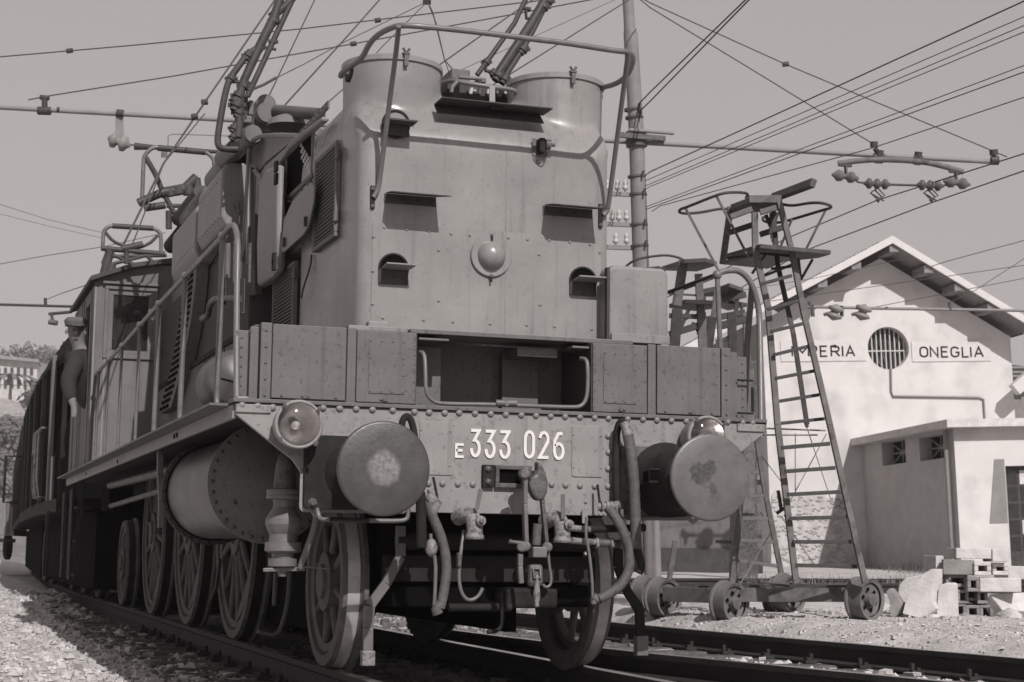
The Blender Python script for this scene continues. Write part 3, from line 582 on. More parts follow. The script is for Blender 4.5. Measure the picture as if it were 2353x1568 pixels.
# opening between the boxes
MB().box(-.5,.535,.62,.65,1.43,1.84).build('recess_back',M['box'],LO)
MB().box(-.5,-.28,.45,.62,1.43,1.80).build('recess_panel',M['box'],LO,bev=.003)
MB().box(.12,.34,.56,.62,1.43,1.80).build('recess_panel',M['box'],LO,bev=.003)
for x in(-.26,.1):
    for i in range(4): rivet((x,.62,1.47+i*.1),.009,'y',M['box'],LO)
MB().box(-.49,-.32,.17,.4,1.80,1.812).build('shelf_tab',M['box'],LO,bev=.002); MB().box(.12,.36,.3,.5,1.755,1.80).build('tag_plate',M['box'],LO,bev=.002); MB().box(.40,.50,.17,.4,1.80,1.812).build('shelf_tab',M['box'],LO,bev=.002)
q2=lambda x,y,d=.1:U(*k2(x,y),Y=d)
rod([q2(598,1112,.14),q2(615,1115,.1),q2(627,1150,.08),q2(630,1250,.06),q2(632,1350,.05),q2(650,1395,.05),q2(690,1428,.05),q2(760,1437,.05),q2(1070,1440,.05),q2(1560,1460,.05),q2(1610,1450,.05),q2(1638,1410,.05),q2(1648,1340,.05),q2(1648,1190,.06),q2(1635,1155,.08),q2(1605,1152,.12)],.0115,'guard_pipe',M['pipe'],2,10)
MB().tube([q2(1070,1430,.045),q2(1200,1432,.045)],.018,8).tube([q2(1130,1415,.04),q2(1140,1450,.04)],.014,8).build('pipe_fitting',M['pipe'],LO)
# hood base flange
MB().box(-.86,.80,.26,.53,1.842,1.872).build('hood_ledge',M['paint'],LO,bev=.004)
MB().box(-.53,.78,.20,.26,1.838,1.862).build('ledge_lip',M['box'],LO,bev=.003)
# ---------------- hood shell: rounded box flowing into two open drums
import numpy as np
HY=.53
DR=[(-.470,.935,.291),(.566,.935,.291)]
def hood_shell():
    b=MB(); r=.075; y1=2.12; P=[]
    for cx,cy,a0 in((.75-r,y1-.02,0),(-.75+r,y1-.02,90),(-.75+r,HY+r,180),(.75-r,HY+r,270)):
        rr=r if cy<1 else .01
        P+=[(cx+(rr*math.cos(math.radians(a0+90*i/5))) + (0 if cy<1 else (r-.01)*(1 if cx>0 else -1)),cy+rr*math.sin(math.radians(a0+90*i/5))) for i in range(6)]
    # stacked sections, leaning back and in above the crease
    secs=[(1.845,0,0,0),(2.99,0,0,0),(3.04,.014,-.014,0),(3.09,.040,-.016,0),(3.14,.078,-.010,0),(3.19,.125,.0,0),(3.24,.178,.015,0),(3.29,.236,.035,0),(3.33,.30,.06,0),(3.365,.38,.09,0)]
    n=len(P); vs=[]
    for z,back,ins,_ in secs:
        for x,y in P:
            k=max(0,(y1-y)/(y1-HY)); vs.append((x*(1-ins/.75)*(1.036 if x>0 else 1),y+back*k if y<1.5 else y,z))
    fs=[(i*n+k,i*n+(k+1)%n,(i+1)*n+(k+1)%n,(i+1)*n+k) for i in range(len(secs)-1) for k in range(n)]
    fs+=[tuple(range(n))[::-1],tuple(range((len(secs)-1)*n,len(secs)*n))]
    b.add(vs,fs)
    for x,y,R in DR: b.lathe([(0,3.08),(R*.93,3.08),(R*.98,3.14),(R*.99,3.22),(R,3.40),(R,3.525),(0,3.525)],(x,y,0),(0,0,1),64)
    me=bpy.data.meshes.new('tmp'); me.from_pydata([tuple(p) for p in b.v],[],b.f); o=bpy.data.objects.new('tmp',me); C.objects.link(o)
    md=o.modifiers.new('r','REMESH'); md.mode='VOXEL'; md.voxel_size=.0165
    dg=bpy.context.evaluated_depsgraph_get(); ev=o.evaluated_get(dg); m2=bpy.data.meshes.new_from_object(ev)
    bpy.data.objects.remove(o)
    N=len(m2.vertices); co=np.empty(N*3); m2.vertices.foreach_get('co',co); co=co.reshape(N,3)
    E_=np.empty(len(m2.edges)*2,int); m2.edges.foreach_get('vertices',E_); E_=E_.reshape(-1,2)
    # fillet weights round the feet of the drums, light elsewhere
    z=co[:,2]; w=np.clip((z-3.02)/.08,0,1)*np.clip((3.42-z)/.05,0,1)
    deg=np.bincount(E_.ravel(),minlength=N)[:,None]
    for it in range(16):
        acc=np.zeros_like(co); np.add.at(acc,E_[:,0],co[E_[:,1]]); np.add.at(acc,E_[:,1],co[E_[:,0]])
        lap=acc/deg-co; ww=(w if it<13 else np.maximum(w*.5,0))[:,None]; 
        if it<5: ww=np.maximum(ww,.45)
        co+=lap*ww*.5
    # snap the drum walls back to true cylinders so their rims stay clean
    for x,y,R in DR:
        dx=co[:,0]-x; dy=co[:,1]-y; rr=np.hypot(dx,dy); k=np.clip((z-3.34)/.06,0,1)*(rr<R+.05)*(rr>R-.05)
        f=(1+(R/np.maximum(rr,1e-4)-1)*k); co[:,0]=x+dx*f; co[:,1]=y+dy*f
    m2.vertices.foreach_set('co',co.ravel()); m2.polygons.foreach_set('use_smooth',[True]*len(m2.polygons)); m2.materials.clear(); m2.materials.append(M['hood']); m2.update()
    o=bpy.data.objects.new('hood',m2); C.objects.link(o); place(o,(0,0,0),LO); return o
hood=hood_shell()
for i,(x,y,R) in enumerate(DR):
    dr=MB().lathe([(R+.002,3.487),(R+.012,3.490),(R+.012,3.518),(R+.002,3.526),(R-.022,3.526),(R-.022,3.40)],(x,y,0),(0,0,1),72).build('ventilator_rim',M['hood'],LO)
    MB().lathe([(R-.023,3.522),(.02,3.53),(0,3.53)],(x,y,0),(0,0,1),48).build('ventilator_cover',M['dark'],LO)
    b=MB().box(x-.012,x+.012,y-R-.03,y-R-.012,3.45,3.52).box(x-.02,x+.02,y-R-.035,y-R+.02,3.518,3.53); b.tube([(x-.02,y-R-.02,3.555),(x,y-R-.02,3.53),(x+.02,y-R-.02,3.555)],.008,6); b.build('rim_clamp',M['steel'],LO)
# front cover plate with screws
p=U(*k2(300,315),Y=HY); X0=p.x; Z1=2.50
MB().prism(rrect(X0,.712,1.88,Z1,.008,HY-.004),(0,.0035,0)).build('front_cover_plate',M['hood'],LO)
for x,y in((372,330),(512,343),(650,352),(790,370),(908,379),(1150,395),(1270,405),(1405,410),(1535,422),(1663,437),(305,388),(300,603),(298,810),(713,473),(713,790),(1343,500),(1348,815),(1723,487),(1730,690),(1730,885),(363,897),(618,910),(803,922),(1036,935),(1265,942),(1440,952),(1672,968)):
    q=U(*k2(x,y),Y=HY-.004); rivet(q,.0092,'y',M['hood'],LO,'screw')
MB().box(.118,.124,HY-.0062,HY-.0042,1.9,2.49).build('panel_seam',M['paint'],LO); MB().box(.118,.124,HY-.003,HY+.004,2.505,2.98).build('panel_seam',M['paint'],LO)
# centre lamp blanking dome
c=U(*k2(1040,510),Y=HY-.01)
MB().lathe([(0,.012),(.118,.012),(.122,.006),(.122,0)],c,(0,-1,0),48).build('lamp_ring',M['hood'],LO)
MB().lathes([(.084,.011),(.08,.03),(.066,.055),(.045,.072),(.02,.082),(0,.084)],c+V((-.0,0,.003)),(0,-1,0),40).build('lamp_dome',M['hood'],LO)
for dz in(.118,-.118): bolt(c+V((0,-.012,dz)),.008,M['steel'],LO); MB().box(c.x-.006,c.x+.006,c.y-.02,c.y-.012,c.z+dz-(.045 if dz>0 else .035),c.z+dz).build('ring_catch',M['dark'],LO)
# lamp brackets: projecting visors
def visor(x0,x1,z,dep,name='visor'):
    b=MB(); y=HY-.001
    b.prism([(x0,y,z-.055),(x0,y,z),(x1,y,z),(x1,y,z-.055)],(0,-.006,0))
    b.prism([(x0+.01,y-.006,z+.001),(x0-.0,y-dep+.04,z-.026),(x0+.03,y-dep,z-.034),(x1+.03,y-dep,z-.034),(x1,y-.006,z+.001)],(0,0,.006))
    o=b.build(name,M['brown'],LO,bev=.001)
    for i in range(4): rivet((x0+.025+(x1-x0-.05)*i/3,y-.006,z-.035),.010,'y',M['brown'],LO)
p=U(*k2(370,145),Y=HY);q=U(*k2(695,175),Y=HY); visor(p.x,q.x,q.z+.03,.21)
p=U(*k2(1365,225),Y=HY);q=U(*k2(1675,255),Y=HY); visor(p.x,q.x,q.z+.035,.21)
# portholes with shelf
def porthole(xc,yc,w,lit):
    c=U(xc,yc,Y=HY); r=w
    MB().lathe([(r+.010,-.0),(r+.010,.014),(r,.015),(r-.004,.004)],c,(0,-1,0),32).build('porthole_ring',M['dark'],LO)
    MB().lathe([(r,.0075),(0,.0075)],c,(0,-1,0),32).build('porthole_dark_disc',M['black'] if not lit else M['box'],LO)  # black disc painted in for the dark opening; no hole is cut
    MB().box(c.x-r-.008,c.x+r+.004,HY-.022,HY-.008,c.z-r-.01,c.z-.01).build('shelf_flange',M['brown'],LO,bev=.002)
    MB().prism([(c.x-r+.005,HY-.015,c.z-.008),(c.x-r+.005,HY-.14,c.z+.004),(c.x+r+.02,HY-.14,c.z+.004),(c.x+r+.005,HY-.015,c.z-.008)],(0,0,.008)).build('shelf',M['paint'],LO,bev=.001)
    for i in(-1,0,1): rivet((c.x+i*.055,HY-.022,c.z-r+.025),.009,'y',M['brown'],LO)
c=k2(428,590); porthole(c[0],c[1],.079,False)
c=k2(1615,668); porthole(c[0],c[1],.076,False)
c=k1(590,790); cc=U(c[0],c[1],Y=HY+.03)
MB().lathe([(.083,.035),(.083,.05),(.070,.051),(.066,.035)],cc,(0,-1,0),32).build('porthole_ring',M['dark'],LO)
MB().lathe([(.07,.045),(0,.045)],cc,(0,-1,0),32).build('porthole_cover',M['hood'],LO)
MB().box(cc.x-.075,cc.x+.075,HY-.03,HY-.01,cc.z-.07,cc.z-.005).build('shelf_flange',M['brown'],LO,bev=.002)
MB().box(cc.x-.08,cc.x+.09,HY-.15,HY-.03,cc.z-.012,cc.z-.002).build('shelf',M['brown'],LO,bev=.001)
# lamp bracket on the right of the face
c=U(*k1(1500,930),Y=HY)
MB().box(c.x-.045,c.x+.045,HY-.006,HY,c.z-.05,c.z+.055).build('bracket_plate',M['box'],LO,bev=.002)
MB().box(c.x-.02,c.x+.012,HY-.075,HY-.006,c.z-.04,c.z+.045).build('lamp_bracket',M['dark'],LO,bev=.004)
MB().lathe([(0,0),(.03,0),(.03,.03),(0,.03)],c+V((.045,-.06,.01)),(-1,0,0),14).tube([c+V((.045,-.06,.01)),c+V((.075,-.06,.01))],.01,8).build('wing_nut',M['steel'],LO)
rod([c+V((.04,-.03,-.03)),c+V((.03,-.03,-.08)),c+V((0,-.02,-.095)),c+V((-.04,-.01,-.06))],.0035,'chain',M['steel'],2,5)
# long angle iron under the roof edge + upright
p=U(*k1(850,690),Y=.60);q=U(*k1(1515,745),Y=.60)
zz=(p.z+q.z)/2
b=MB().prism([(p.x,.565,zz-.035),(p.x,.635,zz+.03),(q.x,.635,zz+.03),(q.x,.565,zz-.035)],(0,-.008,.004)).box(p.x-.0,q.x+.02,.46,.63,zz+.032,zz+.038)
ai=b.build('rain_angle',M['brown'],LO)
for i in range(12): rivet((p.x+.03+(q.x-p.x-.06)*i/11,.578,zz-.012),.006,'y',M['brown'],LO)
p=U(*k1(1205,540),Y=.62);q=U(*k1(1205,690),Y=.58); MB().bar(p,q,.036,.01,(0,1,0)).build('lamp_upright',M['paint'],LO,bev=.003)
MB().box(q.x-.03,q.x+.04,.50,.56,q.z-.01,q.z+.02).build('upright_foot',M['dark'],LO,bev=.004)
q1=lambda x,y,d:U(*k1(x,y),Y=d)
rod([q1(875,540,1.3),q1(905,515,1.1),q1(960,508,.95),q1(985,512,.9),q1(1185,545,.85),q1(1330,562,.85),q1(1352,575,.85),q1(1360,600,.88),q1(1355,630,.9)],.014,'roof_guard',M['pipe'],2,10)
MB().tube([q1(950,580,.9),q1(955,545,.9),q1(985,515,.9)],.014,8).build('roof_guard',M['pipe'],LO)
MB().tube([q1(995,485,1.1),q1(1140,497,1.1)],.012,8).build('roof_bar',M['pipe'],LO)
def bxp(x0,y0,x1,y1,Y,dep,name,mt,bev=.006,k=k1):
    p=U(*k(x0,y1),Y=Y);q=U(*k(x1,y0),Y=Y); return MB().box(p.x,q.x,Y,Y+dep,p.z,q.z).build(name,mt,LO,bev=bev)
bxp(950,440,1068,505,1.6,.3,'roof_fitting',M['box']); bxp(925,490,985,560,1.3,.3,'roof_fitting',M['brown']); bxp(1000,530,1190,590,1.2,.3,'roof_casing',M['brown']); bxp(1060,548,1110,570,1.15,.04,'roof_terminal',M['ceram']); bxp(1120,490,1170,515,1.4,.2,'roof_fitting',M['box']); bxp(1225,565,1340,610,1.2,.3,'roof_casing',M['dark'])
for i in range(5): MB().tube([q1(1070+i*55,590,1.15),q1(1080+i*55,540,1.15)],.012,8).build('roof_terminal',M['steel'] if i%2 else M['ceram'],LO)
# front hoop
h=lambda x,y,Y:U(*k1(x,y),Y=Y)
top=[h(255,480,.84),h(262,455,.80),h(330,410,.66),h(395,360,.5),h(430,280,.36),h(490,215,.2),h(580,170,.04),h(660,156,-.05),h(1100,200,-.05),h(1500,252,-.05),h(1640,266,-.05),h(1990,322,-.05),h(2060,325,-.05),h(2090,355,.05),h(2085,400,.2),h(2065,455,.36),h(2020,505,.5),h(1960,535,.62),h(1900,548,.74),h(1880,570,.84),h(1885,620,.87)]
rod(top,.0165,'front_hoop',M['pipe'],2,10)
rod([h(620,165,-.04),h(600,350,.12),h(560,650,.32),h(500,1130,.50),h(485,1200,.515),h(460,1240,.515)],.0145,'hoop_stay',M['pipe'],1,10)
rod([h(2058,335,-.04),h(2030,560,.12),h(1985,900,.32),h(1935,1290,.50),h(1925,1330,.515),h(1900,1350,.515)],.0145,'hoop_stay',M['pipe'],1,10)
for (a,b_,c_) in((455,1165,1310),(1885,1280,1430)):
    p=h(a,b_,HY-.006);q=h(a,c_,HY-.006); MB().bar(p,q,.026,.012,(0,1,0)).build('hoop_foot',M['dark'],LO,bev=.004)
    for k in(.15,.9): bolt(p.lerp(q,k)+V((0,-.006,0)),.009,M['steel'],LO)
rod([h(290,470,.72),h(300,520,.7),h(320,470,.66),h(325,430,.64)],.012,'hoop_clip',M['dark'],1,8)
MB().box(-.70,-.58,.46,.53,1.875,1.93).build('base_block',M['paint'],LO,bev=.01)
# side box on the right of the hood
p=U(1396,785,Y=.40);q=U(1537,618,Y=.40)
MB().prism(rrect(p.x,q.x,p.z,q.z,.05,.40,6),(0,.8,0)).build('side_locker',M['paint'],LO,bev=.02)
MB().box(p.x+.02,q.x,.385,.399,p.z,p.z+.05).build('locker_strip',M['paint'],LO,bev=.003)
MB().box(p.x-.012,p.x+.005,.38,.42,p.z,q.z-.02).build('locker_hinge',M['brown'],LO)
# right hand handrail
g=[U(1400,722,Y=2.2),U(1648,630,Y=.28)]; MB().tube(g,.012,8).build('hand_rail',M['dpipe'],LO)
rod([U(1648,630,Y=.25),U(1668,622,Y=.25),U(1700,621,Y=.25),U(1728,650,Y=.25),U(1742,700,Y=.25),U(1746,740,Y=.25),U(1749,1000,Y=.05)],.0185,'hand_rail',M['pipe'],2,12)
MB().tube([U(1648,630,Y=.25),U(1655,800,Y=.25)],.015,10).build('rail_post',M['pipe'],LO)
MB().lathes([(0,-.03),(.02,-.022),(.03,0),(.02,.022),(0,.03)],U(1648,632,Y=.25),(0,0,1),12).build('rail_knob',M['pipe'],LO)
# ---------------- left side of the hood
SX=-.75
sd_=lambda u,v,X=SX:U(u,v,X=X)
MB().box(-.75,.75,2.12,8.3,2.62,3.36).build('hood_upper',M['lite'],LO,bev=.01)
MB().box(-.72,.72,2.12,8.3,3.361,3.42).build('hood_roof',M['box'],LO,bev=.01)
MB().box(-.55,.72,3.4,8.3,1.40,2.62).build('hood_lower',M['brown'],LO)
MB().box(-.70,.70,2.12,3.4,1.42,1.6).build('machine_bed',M['black'],LO)
MB().bar((-.758,1.35,3.375),(-.758,3.3,3.375),.012,.05).build('eave_strip',M['side'],LO)
for i in range(17): rivet((-.7645,1.42+i*.11,3.375),.008,'x',M['side'],LO)
def side_frame(y0,y1,z0,z1,nm,w=.035,t=.02,mt='side',X=SX):
    b=MB().box(X-t,X-.001,y0,y1,z1-w,z1).box(X-t,X-.001,y0,y1,z0,z0+w).box(X-t,X-.001,y0,y0+w,z0+w,z1-w).box(X-t,X-.001,y1-w,y1,z0+w,z1-w)
    return b.build(nm,M[mt],LO,bev=.005)
def louvre(y0,y1,z0,z1,n):
    f=side_frame(y0,y1,z0,z1,'louvre_frame',.03,.035)
    MB().box(SX-.004,SX-.0005,y0+.03,y1-.03,z0+.03,z1-.03).build('louvre_void',M['black'],f)
    sl=None
    for i in range(n):
        z=z0+.045+(z1-z0-.09)*i/(n-1)
        if sl is None: sl=MB().ob((SX-.018,(y0+y1)/2,z),(.010,0,-.0015),(0,(y1-y0)/2-.03,0),(.0004,0,.0035)).build('slat',M['side'],f); c0=WO[sl.name]
        else: inst(sl,(c0.x,c0.y,z),f)
    for z in(z1-.09,z0+.12): MB().tube([(SX-.03,y0-.01,z-.03),(SX-.03,y0-.01,z+.03)],.014,8).build('hinge',M['side'],f)
louvre(1.0,1.60,2.49,3.07,22)
louvre(2.16,2.85,1.95,2.53,22)
f=side_frame(1.75,2.62,3.0,3.34,'window_frame',.03,.02); MB().box(SX-.006,SX-.0005,1.78,2.59,3.03,3.31).build('window_void',M['black'],f)
b=MB()
for i in range(5):
    for j in range(3): y=1.84+i*.06+j*.02; z=3.06+i*.035+j*.045; b.ob((SX-.012,y,z),(.004,0,0),(0,.018,0),(0,.006,.012))
b.build('insulator_stack',M['ceram'],f)
kL=K(500,300,1.2278)
def PX(pts,X,th,name,mt,bev=.01,k=None): return MB().prism([U(*(k or kL)(x,y),X=X) for x,y in pts],(th,0,0)).build(name,M[mt],LO,bev=bev)
PX([(603,352),(616,362),(612,420),(596,492),(580,520),(515,580),(507,570),(518,470),(545,412)],-.83,.012,'open_flap','lite',.003)
for x,y in((590,478),(520,545)): p=U(*kL(x,y),X=-.835); MB().box(p.x-.012,p.x,p.y-.015,p.y+.015,p.z-.03,p.z+.03).build('flap_catch',M['dark'],LO)
for y in(1.85,2.5): MB().tube([(SX-.01,y-.04,2.985),(SX-.01,y+.04,2.985)],.012,8).build('hinge',M['side'],LO)
rod([(-.76,1.72,2.5),(-.77,1.70,2.42),(-.79,1.8,2.3),(-.78,1.9,2.25)],.006,'hook_wire',M['dpipe'],1,6)
# bulging covers, lockers and roof cylinders along the side
def bulge(y0,y1,z0,z1,X1,nm,mt,r=.08,X0=-.76):
    P=[(X0,y0+ (0),z0),(X1+r*.6,y0,z0),(X1,y0,z0+r),(X1,y0,z1-r),(X1+r*.3,y0,z1-r*.3),(X1+r,y0,z1),(X0,y0,z1)]
    return MB().prism(P,(0,y1-y0,0)).build(nm,mt,LO,bev=.02)
PX([(432,330),(455,295),(520,238),(535,215),(640,135),(640,150),(532,240),(498,290),(498,640),(482,668),(427,700),(424,560)],-.80,.05,'bulged_cover','lite',.02)
PX([(436,345),(460,305),(494,292),(494,638),(478,660),(430,690),(428,560)],-.86,.06,'bulged_cover','lite',.025)
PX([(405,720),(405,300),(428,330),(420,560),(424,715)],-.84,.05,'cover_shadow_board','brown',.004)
PX([(350,520),(352,330),(398,262),(398,700),(352,640)],-.80,.05,'side_panel','lite',.01)
PX([(404,300),(404,240),(425,208),(455,198),(560,203),(530,225),(455,285),(432,322)],-.79,.05,'side_panel','lite',.01)
MB().tube(smooth_path([U(*kL(x,y),X=-.87) for x,y in((401,620),(401,260),(412,215),(445,196),(560,198))],2),.017,8).build('panel_frame_pipe',M['pipe'],LO)
for x,y in((497,300),(497,340),(490,598),(490,620)): p=U(*kL(x,y),X=-.88); MB().box(p.x-.02,p.x,p.y-.03,p.y+.03,p.z-.035,p.z+.035).build('hinge',M['dark'],LO)
bulge(3.85,5.0,3.05,3.54,-1.0,'resistor_locker',M['lite'],.07); bulge(5.12,6.5,3.0,3.48,-1.0,'resistor_locker',M['lite'],.07)
for y0 in(3.95,5.25):
    for i in range(8):
        for z in(3.12,3.42): rivet((-1.0,y0+i*.13,z),.007,'x',M['side'],LO)
for y0,y1 in((5.01,5.03),(6.51,6.53)): pass
MB().lathes([(0,-.03),(.07,-.02),(.1,0),(.1,1.45),(.07,1.5),(0,1.5)],(-.80,3.95,3.72),(0,1,0),20).build('air_cylinder',M['tank'],LO)
MB().lathes([(0,-.03),(.06,-.02),(.085,0),(.085,1.25),(.06,1.3),(0,1.3)],(-.80,5.75,3.68),(0,1,0),20).build('air_cylinder',M['tank'],LO)
MB().lathes([(0,-.02),(.05,-.02),(.075,0),(.075,.9),(.05,.95),(0,.95)],(-.80,7.2,3.62),(0,1,0),16).build('air_cylinder',M['dark'],LO)
for y in (3.98,5.1,5.8,6.95,7.3): MB().bar((-.8,y,3.35),(-.8,y,3.62),.05,.16).build('cylinder_saddle',M['dark'],LO)
# roof gear behind the left drum
bxp(1700,820,2060,880,3.6,.3,'roof_tray',M['side'],.006,k0)
c=U(*k0(1800,755),Y=3.5); MB().lathe([(0,0),(.075,0),(.08,.02),(.08,.35)],c,(0,1,0),32).build('roof_motor',M['side'],LO)
c=U(*k0(1790,700),Y=3.7); MB().lathe([(0,0),(.075,0),(.075,.3)],c,(0,1,0),32).build('roof_motor',M['side'],LO)
MB().tube([U(*k0(1860,745),Y=3.5),U(*k0(2150,770),Y=2.8)],.045,14).build('roof_pipe',M['tank'],LO)
c=U(*k0(1950,840),Y=3.3); MB().lathes([(.17,-.02),(.15,.03),(.09,.06),(0,.07)],c,(0,0,1),28).build('roof_dome',M['side'],LO)
rod([U(*k0(x,y),Y=3.4) for x,y in((1825,870),(1850,920),(1870,1000))],.012,'roof_cable',M['side'],1)
if False: rod([U(*k0(x,y),X=-.86) for x,y in((1665,1130),(1668,960),(1690,915),(1740,900),(1960,915))],.013,'side_pipe',M['pipe'],2,8)
rod([U(*k0(x,y),X=-.86) for x,y in((1500,1230),(1505,1150),(1560,1060),(1640,990))],.012,'side_pipe',M['dark'],1,8)
rod([U(*k0(1668,1130),X=-.86),U(*k6(1650,40),X=-.86),U(*k6(1640,300),X=-.86),U(*k6(1620,420),X=-.86)],.014,'side_pipe',M['pipe'],0,8)
rod([U(*k6(x,y),X=-.9) for x,y in((1530,90),(1532,30),(1600,30),(1612,90))],.010,'step_iron',M['steel'],0,8)
# walkway machinery between rail posts
def pan(u0,v0,u1,v1,X,nm,mt,t=.02,bev=.004):
    a=U(u0,v0,X=X);b_=U(u1,v1,X=X); y0,y1=sorted((a.y,b_.y)); z0,z1=sorted((a.z,b_.z)); return MB().box(X,X+t,y0,y1,z0,z1).build(nm,mt,LO,bev=bev)
MB().box(-.86,-.57,3.5,8.28,1.41,2.2).build('equipment_case',M['side'],LO,bev=.01)
MB().box(-.84,-.55,3.45,8.28,2.21,2.98).build('equipment_panel',M['brown'],LO,bev=.01)
MB().box(-.88,-.84,3.6,8.28,2.19,2.23).build('case_moulding',M['dark'],LO)
for y in(4.3,5.2): MB().box(-.866,-.861,y,y+.02,1.45,2.18).build('case_seam',M['dark'],LO)
MB().box(-.87,-.862,3.7,4.25,1.5,2.1).build('case_door',M['paint'],LO,bev=.003)
MB().lathes([(0,-.02),(.16,0),(.2,.05),(.2,.5),(.16,.55),(0,.57)],(-1.06,2.55,1.78),(0,1,0),28).build('pump_body',M['tank'],LO)
MB().lathes([(.0,0),(.10,0),(.10,.22),(.075,.24),(.075,.3),(0,.3)],(-1.05,3.3,1.45),(0,0,1),20).build('pump_motor',M['dark'],LO)
b=MB().box(-1.2,-.85,2.0,2.9,1.44,1.58).build('pump_bed',M['steel'],LO,bev=.01)
MB().box(-1.32,-1.28,.35,.9,1.42,1.75).build('wing_plate',M['side'],LO,bev=.004)
MB().tube([(-1.3,.5,1.78),(-1.25,.8,1.86),(-1.1,1.3,1.86)],.06,12).build('air_trunk',M['steel'],LO)
for i in range(3):
    MB().tube(smooth_path([(-1.15,1.0+i*.35,1.46),(-1.2,1.2+i*.35,1.5),(-1.2,1.5+i*.35,1.46)],1),.035,8).build('floor_pipe',M['tank'],LO)
# pipework cluster above
for i,(u,v0,v1,r) in enumerate(((525,560,640,.02),(540,555,650,.012),(551,600,640,.018),(513,640,700,.03),(560,640,720,.012),(575,560,650,.012))):
    MB().tube([U(u,v0,X=-1.0),U(u-2,v1,X=-1.0)],r,8).build('valve_pipe',M['steel'] if i%2 else M['side'],LO)
rod([U(*k6(x,y),X=-1.0) for x,y in((1360,800),(1400,780),(1410,700),(1450,660),(1560,660),(1610,665))],.024,'valve_pipe',M['steel'],2,10)
MB().box(-.86,-.72,2.2,3.3,2.02,2.10).build('valve_block',M['dark'],LO,bev=.02)
for i in range(4): rivet(U(488+i*4.5,604-i*6,X=-.86),.012,'x',M['black'],LO,'hole_plug')
# curved ventilation grille
gy=[(7.55,1.98),(7.45,2.3),(7.2,2.6),(6.85,2.85),(6.4,3.02)]
gr_=MB()
for c in range(3):
    for r in range(22):
        t=r/21; y=5.95+t*t*1.25-c*.20; z=2.98-t*1.05
        gr_.ob((-.957,y,z),(.003,0,0),(0,.075,0.0),(0,0,.014))
g0=MB()
P=[]
for i in range(12):
    t=i/11; P.append((-.95,5.9+t*t*1.25+.18,3.02-t*1.12))
for i in range(12):
    t=1-i/11; P.append((-.95,5.9+t*t*1.25-.58,3.02-t*1.12))
g0=MB().prism(P,(.1,0,0)).build('grille_panel',M['side'],LO)
o=gr_.build('grille_slot',M['black'],g0); o['kind']='stuff'
# cab
CY=8.30
CT=[(-1.5,3.24),(-1.1,3.40),(-.6,3.50),(0,3.54),(.6,3.50),(1.1,3.40),(1.5,3.24)]
wy0,wy1=U(346,0,Y=CY).x,0
wl=U(247,740,Y=CY).x; wr=U(352,740,Y=CY).x; wt=U(300,668,Y=CY).z; wb=U(300,818,Y=CY).z
b=MB(); y=CY
b.prism([(-1.5,y,1.41),(-1.5,y,3.24),(wl,y,3.37),(wl,y,1.41)],(0,.04,0)).prism([(wr,y,1.41),(wr,y,3.44),(-.3,y,3.52),(-.3,y,1.41)],(0,.04,0))
b.prism([(wl,y,1.41),(wl,y,wb),(wr,y,wb),(wr,y,1.41)],(0,.04,0)).prism([(wl,y,wt),(wl,y,3.38),(wr,y,3.44),(wr,y,wt)],(0,.04,0))
cw=b.build('cab_end_wall',M['side'],LO)
b=MB()
for (x0,x1,z0,z1) in((wl-.035,wr+.035,wt,wt+.035),(wl-.035,wr+.035,wb-.035,wb),(wl-.035,wl,wb,wt),(wr,wr+.035,wb,wt)): b.box(x0,x1,y-.025,y-.001,z0,z1)
wf=b.build('window_frame',M['side'],cw,bev=.006)
b=MB()
for (x0,x1,z0,z1) in((wl,wr,wt-.05,wt),(wl,wr,wb,wb+.05),(wl,wl+.05,wb+.05,wt-.05),(wr-.05,wr,wb+.05,wt-.05)): b.box(x0,x1,y-.003,y+.03,z0,z1)
b.build('window_sash',M['side'],cw,bev=.003)
MB().box(wl+.05,wr-.05,y+.012,y+.018,wb+.05,wt-.05).build('window_pane',M['glass'],cw)
MB().box(wl-.06,wr+.06,y-.05,y-.002,wt+.05,wt+.075).build('rain_strip',M['side'],cw,bev=.004)
for x in(-1.49,-1.38): MB().box(x-.008,x+.008,y-.012,y-.001,1.42,3.2).build('wall_bead',M['paint'],cw)
# cab side with window opening
b=MB().box(-1.5,-1.47,CY+.04,CY+.42,1.41,3.22).box(-1.5,-1.47,9.2,10.6,1.41,3.22).box(-1.5,-1.47,CY+.42,9.2,1.41,2.33).box(-1.5,-1.47,CY+.42,9.2,3.1,3.22)
cs=b.build('cab_side_wall',M['side'],LO)
MB().box(-1.525,-1.501,CY+.38,9.24,2.30,2.34).build('window_sill',M['paint'],cs)
MB().box(1.47,1.5,CY+.04,10.6,1.41,3.22).build('cab_side_wall',M['side'],LO); MB().box(-1.47,1.47,10.56,10.6,1.41,3.3).build('cab_end_wall',M['side'],LO)
MB().box(-1.46,1.46,9.6,9.65,1.41,3.3).build('cab_partition',M['black'],LO)
for yy in(8.55,9.35,9.6,10.2): MB().box(-1.512,-1.501,yy-.012,yy+.012,1.42,3.2).build('side_bead',M['paint'],cs)
P=[(x*1.035,CY-.10,z) for x,z in CT]+[(x*1.035,CY-.10,z+.05) for x,z in CT[::-1]]
MB().prism(P,(0,2.5,0)).build('cab_roof',M['brown'],LO,bev=.008)
